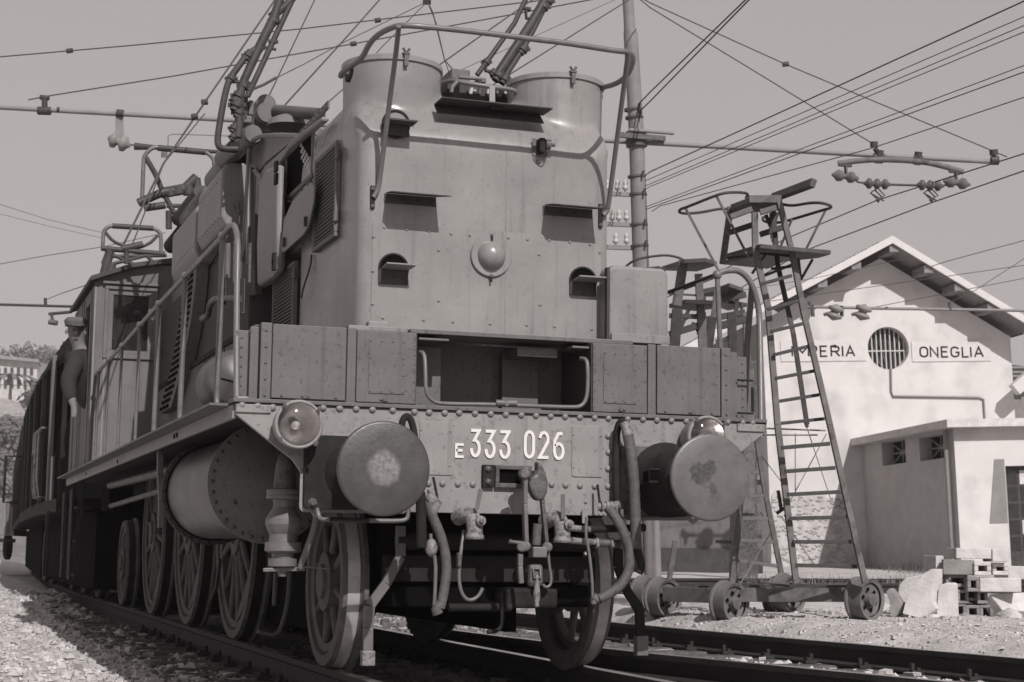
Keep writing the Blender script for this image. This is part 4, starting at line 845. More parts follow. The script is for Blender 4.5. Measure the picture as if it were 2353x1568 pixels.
# handrail up the left footplate
HR=[(8.6,2.33),(8.0,2.335),(7.1,2.35),(6.0,2.36),(4.75,2.385),(3.62,2.40),(2.33,2.41),(.88,2.42)]
rl=MB().tube([(-1.455,y,z) for y,z in HR],.0165,10).build('hand_rail',M['pipe'],LO)
rod([(-1.455,.88,2.42),(-1.455,.75,2.435),(-1.455,.6,2.44),(-1.455,.45,2.40),(-1.455,.36,2.30),(-1.46,.33,2.15),(-1.475,.2,1.8),(-1.49,.04,1.41)],.0165,'hand_rail',M['pipe'],2,12)
for y,z in HR[1:]:
    MB().lathes([(0,-.03),(.02,-.023),(.03,0),(.02,.023),(0,.03)],(-1.455,y,z),(0,0,1),12).build('rail_knob',M['pipe'],LO)
    rr=.0185 if y<4 else .014
    rod([(-1.455,y,z),(-1.458,y-.02,1.9),(-1.462,y-.03,1.55),(-1.462,y-.03,1.47),(-1.465,y-.07,1.425),(-1.47,y-.16,1.41)],rr,'rail_post',M['pipe'],1,10)
MB().tube([(-1.455,.88,1.62),(-1.2,1.3,1.62)],.012,8).build('rail_brace',M['pipe'],LO)
MB().box(-1.5,-1.43,.0,.06,1.405,1.44).build('rail_foot',M['pipe'],LO,bev=.01)
# steps and hanging ladders below the cab
b=MB().bar((-1.5,9.0,1.32),(-1.5,9.0,.35),.02,.03).bar((-1.5,8.7,1.32),(-1.5,8.7,.35),.02,.03); 
for z in(1.05,.72,.38): b.box(-1.55,-1.4,8.7,9.0,z-.01,z+.01)
b.build('cab_steps',M['dark'],LO)
b=MB().box(-1.42,-1.40,10.9,11.3,.3,1.3).build('step_plate',M['dark'],LO)
MB().tube([(-1.5,10.62,1.3),(-1.5,10.62,.6),(-1.5,10.7,.55),(-1.5,11.1,.55)],.012,8).build('step_rail',M['dark'],LO)
# pantograph poles and bows on the loco roof
def pole_group(pts,dark=M['dpipe']): pass
A=lambda x,y,Y=3.2:U(*k11(x,y),Y=Y)
MB().tube([A(1180,1440),A(1210,950),A(1250,830)],.032,10).tube([A(1250,830),A(1400,500),A(1560,180),A(1640,-60),A(1700,-260)],[.030,.034,.036,.03,.03],12).build('trolley_pole',M['dpipe'],LO)
rod([A(1180,1560),A(1000,1560),A(965,1500),A(975,1380),A(1040,1000),A(1090,830)],.024,'pole_tube',M['dpipe'],2,10)
MB().tube([A(1090,830),A(1270,580),A(1420,480)],.024,10).build('pole_tube',M['dpipe'],LO)
MB().tube([A(1280,1010),A(1545,440),A(1750,0),A(1850,-220)],.021,10).build('pole_tube',M['dpipe'],LO)
MB().tube([A(1560,170),A(1750,-10),A(1900,-200)],.026,10).build('pole_tube',M['dpipe'],LO)
def knob(c,r,ax,nm='pole_clamp'):
    b=MB().lathe([(r*.5,-r*.9),(r*.62,-r*.85),(r*.62,-r*.35),(r*.85,-r*.3),(r*.85,r*.3),(r*.62,r*.35),(r*.62,r*.85),(r*.5,r*.9)],c,ax,12)
    b.bar(V(c)-R_*r*1.15,V(c)+R_*r*1.15,r*.4,r*.5); b.build(nm,M['dpipe'],LO)
for x,y,r in((1110,820,.05),(1290,580,.055),(1550,150,.04),(1560,220,.055),(1400,510,.05),(1240,900,.055),(1190,1000,.065),(1170,1100,.07),(1190,1180,.06),(1140,1340,.05),(1130,1430,.04),(1300,940,.035),(1550,440,.035),(1150,1050,.05)): knob(A(x,y),r*.8,(.4,0,.9))
MB().tube([A(1450,490),A(1580,520)],.012,8).tube([A(1090,850),A(1310,870)],.014,8).tube([A(1500,430),A(1600,440)],.014,8).build('clamp_bar',M['dpipe'],LO)
bxp(1230,1010,1290,1260,3.3,.15,'pole_bracket',M['steel'],.01,k11); bxp(1290,1050,1350,1200,3.35,.15,'pole_bracket',M['side'],.01,k11); bxp(1240,1210,1330,1280,3.3,.2,'pole_socket',M['side'],.01,k11)
MB().lathe([(0,0),(.065,0),(.075,.02),(.075,.75)],A(1345,1400,3.3),(-.12,1,-.05),20).build('air_cylinder',M['tank'],LO)
bxp(1090,1480,1200,1560,3.2,.12,'pole_bracket',M['dark'],.01,k11)
B=lambda x,y,Y=2.3:U(*k12(x,y),Y=Y)
MB().tube([B(1010,570),B(1290,150),B(1400,-20),B(1560,-290),B(1620,-400)],.034,12).build('trolley_pole',M['dpipe'],LO)
MB().tube([B(1080,620),B(1300,280),B(1430,40),B(1600,-300),B(1680,-420)],.021,10).build('pole_tube',M['dpipe'],LO)
MB().tube([B(760,590),B(870,440),B(1200,-20),B(1330,-300),B(1440,-500)],.018,10).build('pole_tube',M['dpipe'],LO)
for x,y,r in((870,440,.035),(1300,290,.045),(1010,600,.05),(1080,640,.045),(950,560,.03),(1290,150,.03)): knob(B(x,y),r,(.5,0,.8))
MB().tube([B(870,460),B(860,540),B(970,560)],.014,8).build('clamp_bar',M['dpipe'],LO)
for x,y,r in((620*1,0,.03),):pass
MB().tube([U(*k1(1415,50),Y=2.3),U(*k1(1420,115),Y=2.3),U(*k1(1500,130),Y=2.3)],.013,8).tube([U(*k1(1395,50),Y=2.3),U(*k1(1445,60),Y=2.3)],.016,8).build('clamp_bar',M['dpipe'],LO)
knob(U(*k1(1530,45),Y=2.3),.045,(.5,0,.8)); knob(U(*k1(1560,10),Y=2.3),.04,(.5,0,.8)); knob(U(*k1(1475,100),Y=2.3),.03,(.5,0,.8))
MB().box(-.25,.6,2.2,3.2,3.42,3.55).build('pole_base',M['dark'],LO,bev=.02)
# bows of the lowered collector gear
def bow(k,pts,Y,rr,nm,mt=None): return rod([U(*k(x,y),Y=Y) for x,y in pts],rr,nm,mt or M['pipe'],1,8)
bow(k0,((955,1350),(965,1080),(975,1040),(1020,995),(1060,990),(1380,1020),(1430,1060),(1440,1090),(1445,1230)),7.2,.020,'collector_bow')
MB().tube([U(*k0(1060,995),Y=7.2),U(*k0(1380,1024),Y=7.2)],.03,8).build('collector_strip',M['dpipe'],LO)
bow(k0,((980,1060),(1010,1110),(1050,1180),(1085,1270),(1130,1360),(1180,1450),(1250,1490)),7.2,.025,'bow_spring',M['dpipe'])
for x0,y0,x1,y1,r in((930,1365,1080,1300,.04),(1080,1300,1240,1270,.05),(1240,1270,1320,1190,.045),(970,1400,1110,1380,.035),(1120,1385,1250,1385,.02),(1320,1200,1330,1280,.04),(1140,1270,1150,1320,.05),(1190,1260,1200,1310,.06),(1260,1250,1270,1310,.055)): MB().tube([U(*k0(x0,y0),Y=7.2),U(*k0(x1,y1),Y=7.2)],r,8).build('collector_arm',M['dpipe'],LO)
MB().tube([U(*k0(1135,1540),Y=7.2),U(*k0(1135,1420),Y=7.2)],.03,8).tube([U(*k0(1200,1480),Y=7.2),U(*k0(1350,1290),Y=6.6)],.07,10).build('collector_arm',M['dpipe'],LO)
bow(k6,((690,330),(695,215),(715,190),(750,172),(1030,190),(1065,210),(1083,235),(1083,360)),10.2,.022,'collector_bow')
MB().tube([U(*k6(755,175),Y=10.2),U(*k6(1030,192),Y=10.2)],.03,8).build('collector_strip',M['dpipe'],LO)
bow(k6,((705,215),(760,280),(830,310),(900,330),(1000,300),(1060,240)),10.2,.018,'bow_spring',M['dpipe'])
for x0,y0,x1,y1,r in((680,325,1110,365,.03),(740,380,1120,375,.02),(760,370,1020,490,.02),(1000,370,760,430,.02),(700,500,740,340,.05),(740,490,745,430,.06),(850,350,850,430,.03),(860,390,890,410,.02),(820,330,960,300,.04),(1040,430,990,380,.02),(690,430,720,350,.02)): MB().tube([U(*k6(x0,y0),Y=10.2),U(*k6(x1,y1),Y=10.2)],r,8).build('collector_arm',M['dpipe'],LO)
# ================================================================== DRIVER
def skinned(name,nodes,edges,mt,parent,sub=2):
    me=bpy.data.meshes.new(name); c=V(nodes[0][0]); me.from_pydata([tuple(V(n[0])-c) for n in nodes],edges,[]); me.materials.append(mt)
    o=bpy.data.objects.new(name,me); C.objects.link(o); place(o,c,parent)
    me.skin_vertices or me.attributes
    if not me.skin_vertices:
        import bmesh
        bm=bmesh.new(); bm.from_mesh(me); bm.verts.layers.skin.verify(); bm.to_mesh(me); bm.free()
    for i,nd in enumerate(nodes): me.skin_vertices[0].data[i].radius=(nd[1],nd[2] if len(nd)>2 else nd[1])
    me.skin_vertices[0].data[0].use_root=True
    s=o.modifiers.new('skin','SKIN'); s.use_smooth_shade=True; d=o.modifiers.new('sub','SUBSURF'); d.levels=sub; d.render_levels=sub
    return o
hd=U(183,758,X=-1.62); px,py,hz=-1.60,8.78,hd.z
DR_=thing('person','engine driver in dark jacket and cap leaning out of the cab side window','person',(px,py,hz-.75))
skinned('body',[((-1.42,8.85,hz-.75),.15,.12),((-1.47,8.83,hz-.55),.16,.13),((-1.53,8.80,hz-.30),.17,.12),((-1.57,8.78,hz-.17),.10,.08),((-1.60,8.76,hz-.10),.06),((-1.62,8.75,hz-.02),.085,.09),((-1.63,8.74,hz+.06),.09,.095),((-1.63,8.75,hz+.13),.06,.07),
  ((-1.62,8.62,hz-.29),.075),((-1.70,8.50,hz-.50),.060),((-1.66,8.42,hz-.70),.045),((-1.64,8.40,hz-.76),.028),((-1.64,8.39,hz-.81),.035,.02),((-1.64,8.38,hz-.87),.022,.012),((-1.60,8.95,hz-.3),.07),((-1.58,9.05,hz-.52),.055),((-1.62,8.9,hz-.68),.04)],
  [(0,1),(1,2),(2,3),(3,4),(4,5),(5,6),(6,7),(2,8),(8,9),(9,10),(10,11),(11,12),(12,13),(2,14),(14,15),(15,16)],M['skin'],DR_)
skinned('jacket',[((-1.42,8.85,hz-.76),.165,.135),((-1.47,8.83,hz-.55),.175,.145),((-1.53,8.80,hz-.30),.19,.14),((-1.575,8.78,hz-.135),.10,.09),((-1.62,8.62,hz-.29),.095),((-1.705,8.50,hz-.50),.085),((-1.665,8.42,hz-.72),.062),((-1.60,8.95,hz-.3),.09),((-1.58,9.05,hz-.52),.075)],[(0,1),(1,2),(2,3),(2,4),(4,5),(5,6),(2,7),(7,8)],M['cloth'],DR_)
hc=V((-1.63,8.745,hz+.045))
MB().lathes([(.105,.03),(.112,.06),(.118,.085),(.09,.115),(0,.125)],hc,(0,0,1),20).prism([(hc.x-.08,hc.y-.08,hc.z+.03),(hc.x-.05,hc.y-.18,hc.z+.015),(hc.x+.04,hc.y-.18,hc.z+.015),(hc.x+.08,hc.y-.08,hc.z+.03)],(0,0,.012)).build('cap',M['cloth2'],DR_)
b=MB(); b.lathes([(0,-.012),(.012,0),(0,.014)],hc+V((-.005,-.10,-.05)),(0,0,1),8); b.build('nose',M['skin'],DR_)
for s in(-1,1): MB().lathes([(0,-.008),(.009,0),(0,.008)],hc+V((s*.03,-.093,-.015)),(0,0,1),8).build('eye',M['dark'],DR_); MB().lathes([(0,-.03),(.016,0),(0,.03)],hc+V((s*.092,0,-.03)),(0,0,1),8).build('ear',M['skin'],DR_)
MB().box(hc.x-.022,hc.x+.022,hc.y-.095,hc.y-.085,hc.z-.088,hc.z-.08).build('mouth',M['dark'],DR_)
# ================================================================== WAGON behind
WG=thing('covered_wagon','dark ribbed covered wagon coupled behind the locomotive with its side door open','wagon',(0,19,0))
prof=[(-1.4,1.15),(-1.4,3.05),(-1.34,3.28),(-.9,3.5),(0,3.6),(.9,3.5),(1.34,3.28),(1.4,3.05),(1.4,1.15)]
def loft(pr,ya,yb,name,mt,par,closed=True,step=1.4):
    n=max(1,int((yb-ya)/step)); b=MB(); m_=len(pr); vs=[]
    for i in range(n+1):
        y=ya+(yb-ya)*i/n; vs+=[(x+cxl(y),y,z) for x,z in pr]
    b.add(vs,[(i*m_+k,i*m_+(k+1)%m_,(i+1)*m_+(k+1)%m_,(i+1)*m_+k) for i in range(n) for k in range(m_)]+[tuple(range(m_))[::-1],tuple(range(n*m_,(n+1)*m_))]); return b.build(name,mt,par)
def rect(x0,x1,z0,z1): return [(x0,z0),(x0,z1),(x1,z1),(x1,z0)]
y0=12.75
loft(prof,14.25,25.2,'wagon_body',M['wagon'],WG)
loft([(x*1.01,z) for x,z in prof[1:8]]+[(x*.97,z-.05) for x,z in prof[1:8][::-1]],y0,14.3,'wagon_roof',M['wagon'],WG)
MB().box(1.36,1.4,y0,14.25,1.25,2.8).box(-1.4,1.4,y0,14.25,1.2,1.25).build('wagon_side',M['black'],WG)
MB().box(-1.38,1.4,y0+1.2,y0+1.24,1.25,3.3).build('wagon_partition',M['black'],WG)
MB().box(-1.48,-1.42,14.2,14.42,1.2,3.15).build('door_post',M['side'],WG,bev=.01)
MB().box(-1.44,-1.38,12.7,12.8,1.2,3.1).build('door_post',M['wagon'],WG,bev=.01)
for i in range(14): y=14.9+i*.74; c=cxl(y); MB().box(c-1.46,c-1.401,y,y+.09,1.2,3.02).build('rib',M['brown'] if i%3==1 else M['wagon'],WG)
for i in range(24): y=15.0+i*.42; c=cxl(y); MB().box(c-1.415,c-1.398,y,y+.02,1.2,3.02).build('plank_joint',M['black'],WG)
for (y,z0_,z1_) in((17.2,2.1,2.8),(19.6,2.1,2.8)): c=cxl(y); MB().box(c-1.42,c-1.39,y,y+1.1,z0_,z1_).build('shutter',M['black'],WG)
loft(rect(-1.46,-1.39,1.08,1.24),y0,25.2,'sole_bar',M['dark'],WG); loft(rect(-1.46,-1.40,3.0,3.06),14.3,25.2,'roof_gutter',M['dark'],WG)
for y in(14.7,15.25,15.6): c=cxl(y); MB().tube(smooth_path([(c-1.42,y,1.3),(c-1.55,y,1.32),(c-1.55,y,2.15),(c-1.53,y-.05,2.22),(c-1.42,y,2.22)],1),.016,8).build('door_handle',M['steel'],WG)
loft(rect(-.95,.95,.14,1.1),13.0,25.2,'underframe',M['black'],WG)  # solid black box, also fills in the shade below the wagon
for y in(14.2,16.2,18.2,22.5,24.5): wheel_set(y,.49,-1,9,parent=WG)
MB().box(-1.5,-1.2,13.5,13.9,.25,.29).box(-1.5,-1.47,13.45,13.5,.25,1.1).box(-1.5,-1.47,13.9,13.95,.25,1.1).build('step',M['dark'],WG)
MB().prism([(-1.42,12.0,1.3),(-1.42,12.35,1.3),(-1.42,12.28,.8),(-1.42,12.3,.3),(-1.42,12.0,.3),(-1.42,12.06,.8)],(.02,0,0)).build('step_hanger',M['dark'],WG)
W2=thing('covered_wagon','second dark wagon of the train, at the far left end of it','wagon',(.6,36,0))
loft(prof,25.9,46,'wagon_body',M['wagon'],W2); loft(rect(-1.0,1.0,.05,1.1),25.9,46,'underframe',M['black'],W2); loft(rect(-1.46,-1.39,1.08,1.24),25.9,46,'sole_bar',M['dark'],W2)
for i in range(18): y=26.2+i*1.1; c=cxl(y); MB().box(c-1.47,c-1.401,y,y+.12,1.2,3.02).build('rib',M['wagon'],W2)
MB().tube([(cxl(26)-1.45,26,1.5),(cxl(26)-1.75,26,1.5),(cxl(26)-1.75,26,2.4),(cxl(26)-1.45,26,2.4)],.03,8).build('corner_handle',M['dark'],W2)
for y in(27.5,29.5,42,44): wheel_set(y,.49,-1,8,parent=W2).location.x+=cxl(y)
# ================================================================== LINE MAST, beam and fittings
D=20.0
def dp(k,x,y,d=D): u,v=k(x,y); return Dp(u,v,d)
MA=thing('line_mast','tall grey tubular steel mast standing behind the right side of the locomotive','mast',tuple(Dp(1500,1300,D)))
MB().tube([Dp(1500,1330,D),Dp(1474,650,D),Dp(1462,300,D),Dp(1449,76,D)],[.105,.098,.090,.084],28).build('mast_tube',M['pole'],MA)
MB().tube([Dp(1449,78,D),Dp(1447,64,D),Dp(1443,0,D),Dp(1435,-160,D)],[.083,.068,.064,.06],28).build('upper_tube',M['pole'],MA)
bands=[(k1,2090,690),(k1,2097,740),(k1,2112,1110),(k1,2120,1222),(k1,2125,1412),(k1,2130,1545)]
for k,x,y in bands: p=dp(k,x,y); MB().lathe([(.094,-.012),(.108,-.012),(.108,.012),(.094,.012)],p,(-.04,0,1),24).build('mast_band',M['steel'],MA); b=MB().tube([p+V((.02,-.13,-.03)),p+V((.03,-.13,.05))],.014,6).build('band_bolt',M['dpipe'],MA)
p=dp(k1,2110,875); MB().lathe([(.095,-.09),(.125,-.09),(.125,.09),(.095,.09)],p,(-.04,0,1),20).build('beam_clamp',M['steel'],MA)
MB().bar(p+V((-.3,-.12,.0)),p+V((.3,-.15,0)),.05,.06).build('clamp_plate',M['steel'],MA)
MB().tube([p+V((-.15,-.13,.07)),p+V((.4,-.17,.07))],.022,8).build('clamp_rod',M['pole'],MA)
for (y,xs_) in((1218,(1925,1992,2040)),(1408,(1958,2000,2047)),(1553,(1980,2048))):
    a=dp(k1,1890,y-3); c=dp(k1,2140,y+5); MB().bar(a,c,.05,.05).build('cross_arm',M['pole'],MA)
    for x in xs_:
        q=dp(k1,x,y-8); o=MB().lathes([(.010,-.04),(.012,.03),(.034,.04),(.036,.07),(.022,.09),(.032,.105),(.026,.135),(.02,.15),(0,.16)],q,(0,0,1),14).build('insulator',M['ceram'],MA)
BM=thing('catenary_beam','long horizontal steel tube carried across the tracks by the line mast','catenary beam',tuple(Dp(1100,310,D)))
def along(u): return 250+(u)*(372-250)/2290.
MB().tube([Dp(-120,along(-120)-3,D),Dp(2292,373,D)],.028,12).build('beam_tube',M['pole'],BM)
def bits(parent,k,lst,mt=M['dpipe'],d=D-.02):
    for x0,y0,x1,y1,r,nm in lst: MB().tube([dp(k,x0,y0,d),dp(k,x1,y1,d)],r,10).build(nm,mt,parent)
bits(BM,kr,[(1405,890,1405,925,.045,'wire_clamp'),(1410,930,1440,975,.03,'wire_clamp'),(1440,945,1435,1025,.05,'hanger_clamp'),(1400,985,1475,990,.04,'hanger_clamp'),(1685,955,1675,1035,.045,'hanger_clamp'),(1655,990,1710,1000,.035,'hanger_clamp'),(2155,940,2158,975,.05,'wire_clamp'),(2155,975,2170,1005,.02,'wire_clamp'),(2140,1008,2185,1008,.055,'end_cap')])
bits(BM,k0,[(270,655,330,660,.03,'wire_clamp'),(300,660,300,735,.035,'wire_clamp'),(255,745,340,748,.05,'hanger_clamp'),(385,738,400,738,.03,'hanger_clamp'),(785,760,830,765,.045,'hanger_clamp')])
HG=thing('wire_hanger','curved hanger bracket with insulators under the right end of the catenary beam','wire hanger',tuple(dp(kr,1560,1100)))
MB().tube(smooth_path([dp(kr,x,y,D-.1) for x,y in((1180,1026),(1300,1010),(1440,1000),(1700,1012),(1850,1045),(1965,1080))],2),.034,10).build('hanger_arch',M['tower'],HG)
for x,y in((1225,1035),(1915,1075)): MB().bar(dp(kr,x-40,y,D-.1),dp(kr,x+40,y+6,D-.1),.05,.03).build('arch_pad',M['dpipe'],HG); MB().bar(dp(kr,x+3,y,D-.1),dp(kr,x+5,y+70,D-.1),.05,.02).build('strap',M['tower'],HG)
def ins(c,ax,r,L,parent,n=4,mt='ceram'):
    P=[(.015,-L/2-.02)]
    for i in range(n):
        h=-L/2+L*(i+.5)/n; P+=[(r*.45,h-L/n*.45),(r,h-L/n*.15),(r*.9,h+L/n*.2),(r*.45,h+L/n*.4)]
    P.append((.015,L/2+.02)); return MB().lathes(P,c,ax,16).build('insulator',M[mt],parent)
for x,y in((1225,1108),(1925,1148)): ins(dp(kr,x,y,D-.1),R_+U_*-.15,.07,.28,HG,2,'tower')
for x,y in((1425,1155),(1757,1165)): ins(dp(kr,x,y,D-.1),R_+U_*-.05,.065,.28,HG,3,'steel')
MB().tube([dp(kr,x,y,D-.1) for x,y in((1265,1118),(1310,1145),(1385,1152))],.012,6).build('span_wire',M['wire'],HG); MB().tube([dp(kr,1465,1158,D-.1),dp(kr,1715,1165,D-.1)],.014,6).build('span_wire',M['wire'],HG); MB().tube([dp(kr,1800,1167,D-.1),dp(kr,1890,1160,D-.1)],.012,6).build('span_wire',M['wire'],HG)
for cx in(1428,1762):
    for pl in(((0,1180),(-45,1212),(-8,1245)),((0,1180),(45,1228),(0,1250)),((-45,1212),(40,1262)),((-20,1190),(30,1240))): MB().tube([dp(kr,cx+a,c,D-.1) for a,c in pl],.009,6).build('dropper',M['wire'],HG)
    MB().lathes([(0,-.04),(.03,0),(0,.04)],dp(kr,cx+3,1255,D-.1),(0,0,1),10).build('wire_grip',M['dpipe'],HG)
H2=thing('wire_hanger','strap and insulator hanging from the left end of the catenary beam','wire hanger',tuple(dp(k0,800,850)))
MB().bar(dp(k0,803,770),dp(k0,806,930),.09,.03,(0,1,0)).build('strap',M['pole'],H2); ins(dp(k0,800,955),R_*.9+U_*-.35,.10,.24,H2,2,'pole')
MB().tube([dp(k0,745,940),dp(k0,770,948)],.02,8).tube([dp(k0,835,965),dp(k0,900,978)],.010,8).build('hanger_link',M['steel'],H2)
MB().tube([dp(k0,905,985),dp(k0,1040,992),dp(k0,1100,1000),dp(k0,1560,1028)],[.045,.028,.028,.022],10).build('insulated_rod',M['dpipe'],H2)
MB().tube([dp(k0,1130,1000),dp(k0,1130,915),dp(k0,1160,902),dp(k0,1560,915)],.007,5).build('thin_wire',M['pole'],H2); MB().bar(dp(k0,1105,990),dp(k0,1105,1060),.07,.03,(0,1,0)).build('rod_clamp',M['tower'],H2)
# second beam, seen low behind the station gable and behind the cab
B2=thing('catenary_beam','thin horizontal catenary tube passing in front of the white station gable','catenary beam',tuple(dp(k9,1600,840,30)))
MB().tube([dp(k9,985,828,30),dp(k9,1440,838,30),dp(k9,2420,853,30)],.028,10).build('beam_tube',M['pole'],B2)
for x,y in((1160,862),(1335,862)):
    ins(dp(k9,x,y,30),R_*.3+U_,.15,.26,B2,2,'pole'); MB().tube([dp(k9,x-70,870+8,30),dp(k9,x+50,845,30)],.03,8).build('insulator_rod',M['steel'],B2)
for x,y0_,y1_ in((1000,795,840),(1018,815,890),(1200,820,890),(1303,815,840),(1880,800,850),(1480,828,845)): MB().tube([dp(k9,x,y0_,30),dp(k9,x+4,y1_,30)],.035,8).build('wire_clamp',M['steel'],B2)
B3=thing('catenary_beam','thin far catenary tube seen left of the cab roof','catenary beam',tuple(Dp(90,702,32)))
MB().tube([Dp(-80,698,32),Dp(175,705,32)],.026,8).build('beam_tube',M['dpipe'],B3)
MB().tube([Dp(104,685,32),Dp(105,706,32)],.03,8).tube([Dp(112,722,32),Dp(165,717,32)],.03,8).build('wire_clamp',M['dpipe'],B3); MB().tube([Dp(118,722,32),Dp(122,740,32)],.03,8).tube([Dp(112,740,32),Dp(132,743,32)],.05,8).build('wire_grip',M['steel'],B3)
# ================================================================== WIRES
def wire(label,pts,r,d0,d1=None,group=None,cat='wire',name='overhead_wire',mt='wire'):
    d1=d1 or d0; L_=[0]
    for a,b_ in zip(pts,pts[1:]): L_.append(L_[-1]+math.hypot(b_[0]-a[0],b_[1]-a[1]))
    P=[Dp(u,v,d0+(d1-d0)*l/L_[-1]) for (u,v),l in zip(pts,L_)]; r*=.62
    return tag(MB().tube(P,r,6).build(name,M[mt],None),label,cat,group)
def ex(pts,a=0,b_=0):
    pts=list(pts)
    if a: (x0,y0),(x1,y1)=pts[0],pts[1]; L_=math.hypot(x1-x0,y1-y0); pts=[(x0-(x1-x0)/L_*a,y0-(y1-y0)/L_*a)]+pts
    if b_: (x0,y0),(x1,y1)=pts[-2],pts[-1]; L_=math.hypot(x1-x0,y1-y0); pts=pts+[(x1+(x1-x0)/L_*b_,y1+(y1-y0)/L_*b_)]
    return pts
wire('uppermost span wire from the left edge rising past the trolley poles',ex([(0,131),(300,105),(689,67),(1221,4)],150,250),.012,20)
wire('lower span wire clamped to the left end of the catenary beam',ex([(65,230),(110,221),(400,175),(689,123),(812,101),(1202,29),(1356,0)],0,200),.012,20)
wire('steep stay wire crossing left of the trolley poles down to the cab roof',ex([(285,560),(376,376),(473,232),(632,0)],0,150),.016,15,18)
wire('thin lower strand of the stay wire left of the trolley poles',[(305,560),(340,470),(376,376),(470,262)],.010,15,16)
wire('thin wire dropping to the round roof motor',ex([(615,227),(723,0)],0,150),.010,14,18)
wire('wire slanting up from behind the roof pipe',ex([(650,247),(804,77),(872,0)],0,150),.012,13,17)
wire('tied wire running from the trolley pole clamp up to the anchor point',[(640,177),(700,147),(783,101),(980,5)],.008,16,20)
wire('thick tie at the left trolley pole clamp',[(581,205),(606,195),(636,178)],.022,16,16.1)
wire('wire from the hood edge up to the anchor point above the front hoop',[(731,256),(804,191),(876,110),(982,4)],.010,14,20)
wire('slack dropper wire hanging behind the front hoop',[(982,4),(995,30),(1001,55),(1022,139),(1042,162)],.010,16)
wire('thin dropper wire ending at the roof fitting between the drums',[(982,4),(1003,55),(1022,139),(1033,170)],.007,16.1)
wire('dark wire rising from the left drum past the front hoop',ex([(1013,147),(1223,0)],60,150),.012,14,20)
wire('thin wire rising behind the right trolley pole',ex([(1007,185),(1412,0)],100,150),.007,20,26)
wire('dark wire from the right drum up to the mast top',ex([(1167,174),(1439,4)],60,120),.011,15,20)
AP=tag(MB().tube([Dp(972,2,20),Dp(990,2,20)],.05,8).tube([Dp(981,-40,20),Dp(981,6,20)],.03,8).build('wire_anchor',M['dpipe'],None),'small dark clamp where several wires meet at the top edge','clamp')
wire('upper strand of the twin wire tied to the mast',ex([(1462,245),(1494,212),(1713,0)],0,150),.014,20,15)
wire('lower strand of the twin wire tied to the mast',ex([(1464,262),(1494,233),(1721,0)],0,150),.014,20,15)
wire('stay wire from the mast top to the clamp above the curved hanger',ex([(1450,-18),(1494,18),(1760,180),(2006,331)]),.011,20)
wire('stay wire from the mast top to the tip of the catenary beam',ex([(1460,-12),(1494,7),(1805,148),(2300,355),(2314,361)]),.011,20)
R1=[((1475,410),(1494,395),(2353,3),.011,'topmost of the wires sweeping down from the upper right corner to the mast'),((1475,419),(1494,411),(2353,39),.007,None),((1475,430),(1494,423),(2353,59),.007,None),((1475,440),(1494,429),(2353,74),.007,None),((1480,478),(1494,472),(2353,151),.007,None),((1480,484),(1494,478),(2353,166),.008,None)]
for (p0,p1,p2,r,l),l2 in zip(R1,('','second wire from the top sweeping from the right edge to the mast','third wire from the top sweeping from the right edge to the mast','fourth wire from the top, lowest of the close group sweeping to the mast','upper wire of the lower pair sweeping from the right edge to the mast cross arms','lower wire of the lower pair sweeping from the right edge to the mast cross arms')): wire(l or l2,ex([p0,p1,p2],0,200),r,20,13,'wires from the mast to the right edge')
wire('thin wire passing just over the top of the catenary beam clamp',ex([(1498,486),(1516,474),(2003,341),(2353,224)],0,200),.009,22,15)
wire('upper contact wire held by the left dropper of the curved hanger',ex([(1520,690),(1808,548),(2017,460),(2380,345)],0,200),.012,26,16)
wire('lower contact wire held by the right dropper of the curved hanger',ex([(1560,745),(1850,576),(2141,466),(2353,393)],0,200),.012,26,16)
wire('thin wire ending at a clamp under the right eave of the gable',ex([(2103,625),(2175,601),(2353,553)],0,150),.012,30)
for a,c,l in(((1765,693),(2353,610),'upper'),((2000,708),(2353,640),'lower')): wire(l+' thin wire crossing the gable above the round window',ex([a,c],0,150),.010,30)
wire('thin wire rising from the gable beam to the right edge',ex([(2182,695),(2240,668),(2353,595)],0,150),.010,30)
wire('thin wire low over the ladder tower and gable',ex([(1700,668),(1870,640),(2100,590)],0,0),.008,30)
wire('faint wire at the left edge above the small collector bow',ex([(0,470),(110,505),(235,535)],100),.010,40)
wire('faint lower wire at the left edge above the small collector bow',ex([(0,492),(120,522),(238,548)],100),.008,40)
wire('wire running left from the small collector bow',ex([(0,607),(105,588),(240,567),(380,535)],100),.010,30)
wire('wire from the far catenary tube up to the cab roof',[(104,690),(140,675),(200,655)],.010,31,22)
for v,l in((885,'upper'),(1002,'lower')): wire(l+' wire crossing in front of the hillside house',[(-60,v-1),(60,v+1),(120,v+1)],.012,40)
for nm_,u,v,d in (('uppermost span',160,117,20),('uppermost span',868,47,20),('lower span wire',812,101,20),('stay wire from the mast top to the tip',1805,148,20),('steep stay wire',470,235,16.4),('steep stay wire',447,268,16.2)):
    o=[x for x in C.objects if x.get('label','').startswith(nm_)][0]
    MB().tube([Dp(u-7,v+1,d-.01),Dp(u+7,v-1,d-.01)],.03,8).tube([Dp(u,v-5,d-.01),Dp(u,v+4,d-.01)],.018,6).build('wire_clamp',M['dpipe'],o)
# ================================================================== LADDER TOWERS
dT=16.0
def tower_bar(parent,k,x0,y0,x1,y1,w,h,nm,d0=dT,d1=None,mt='tower'):
    p=dp(k,x0,y0,d0);q=dp(k,x1,y1,d1 if d1 else d0); return MB().bar(p,q,w,h,(math.sin(YAW),math.cos(YAW),0)).build(nm,M[mt],parent,bev=.002)
LT=thing('ladder_tower','tall wheeled inspection ladder tower with guard hoops and a plank, in front of the gable','ladder',tuple(Dp(1760,1400,dT)))
TB=lambda *a,**k:tower_bar(LT,*a,**k)
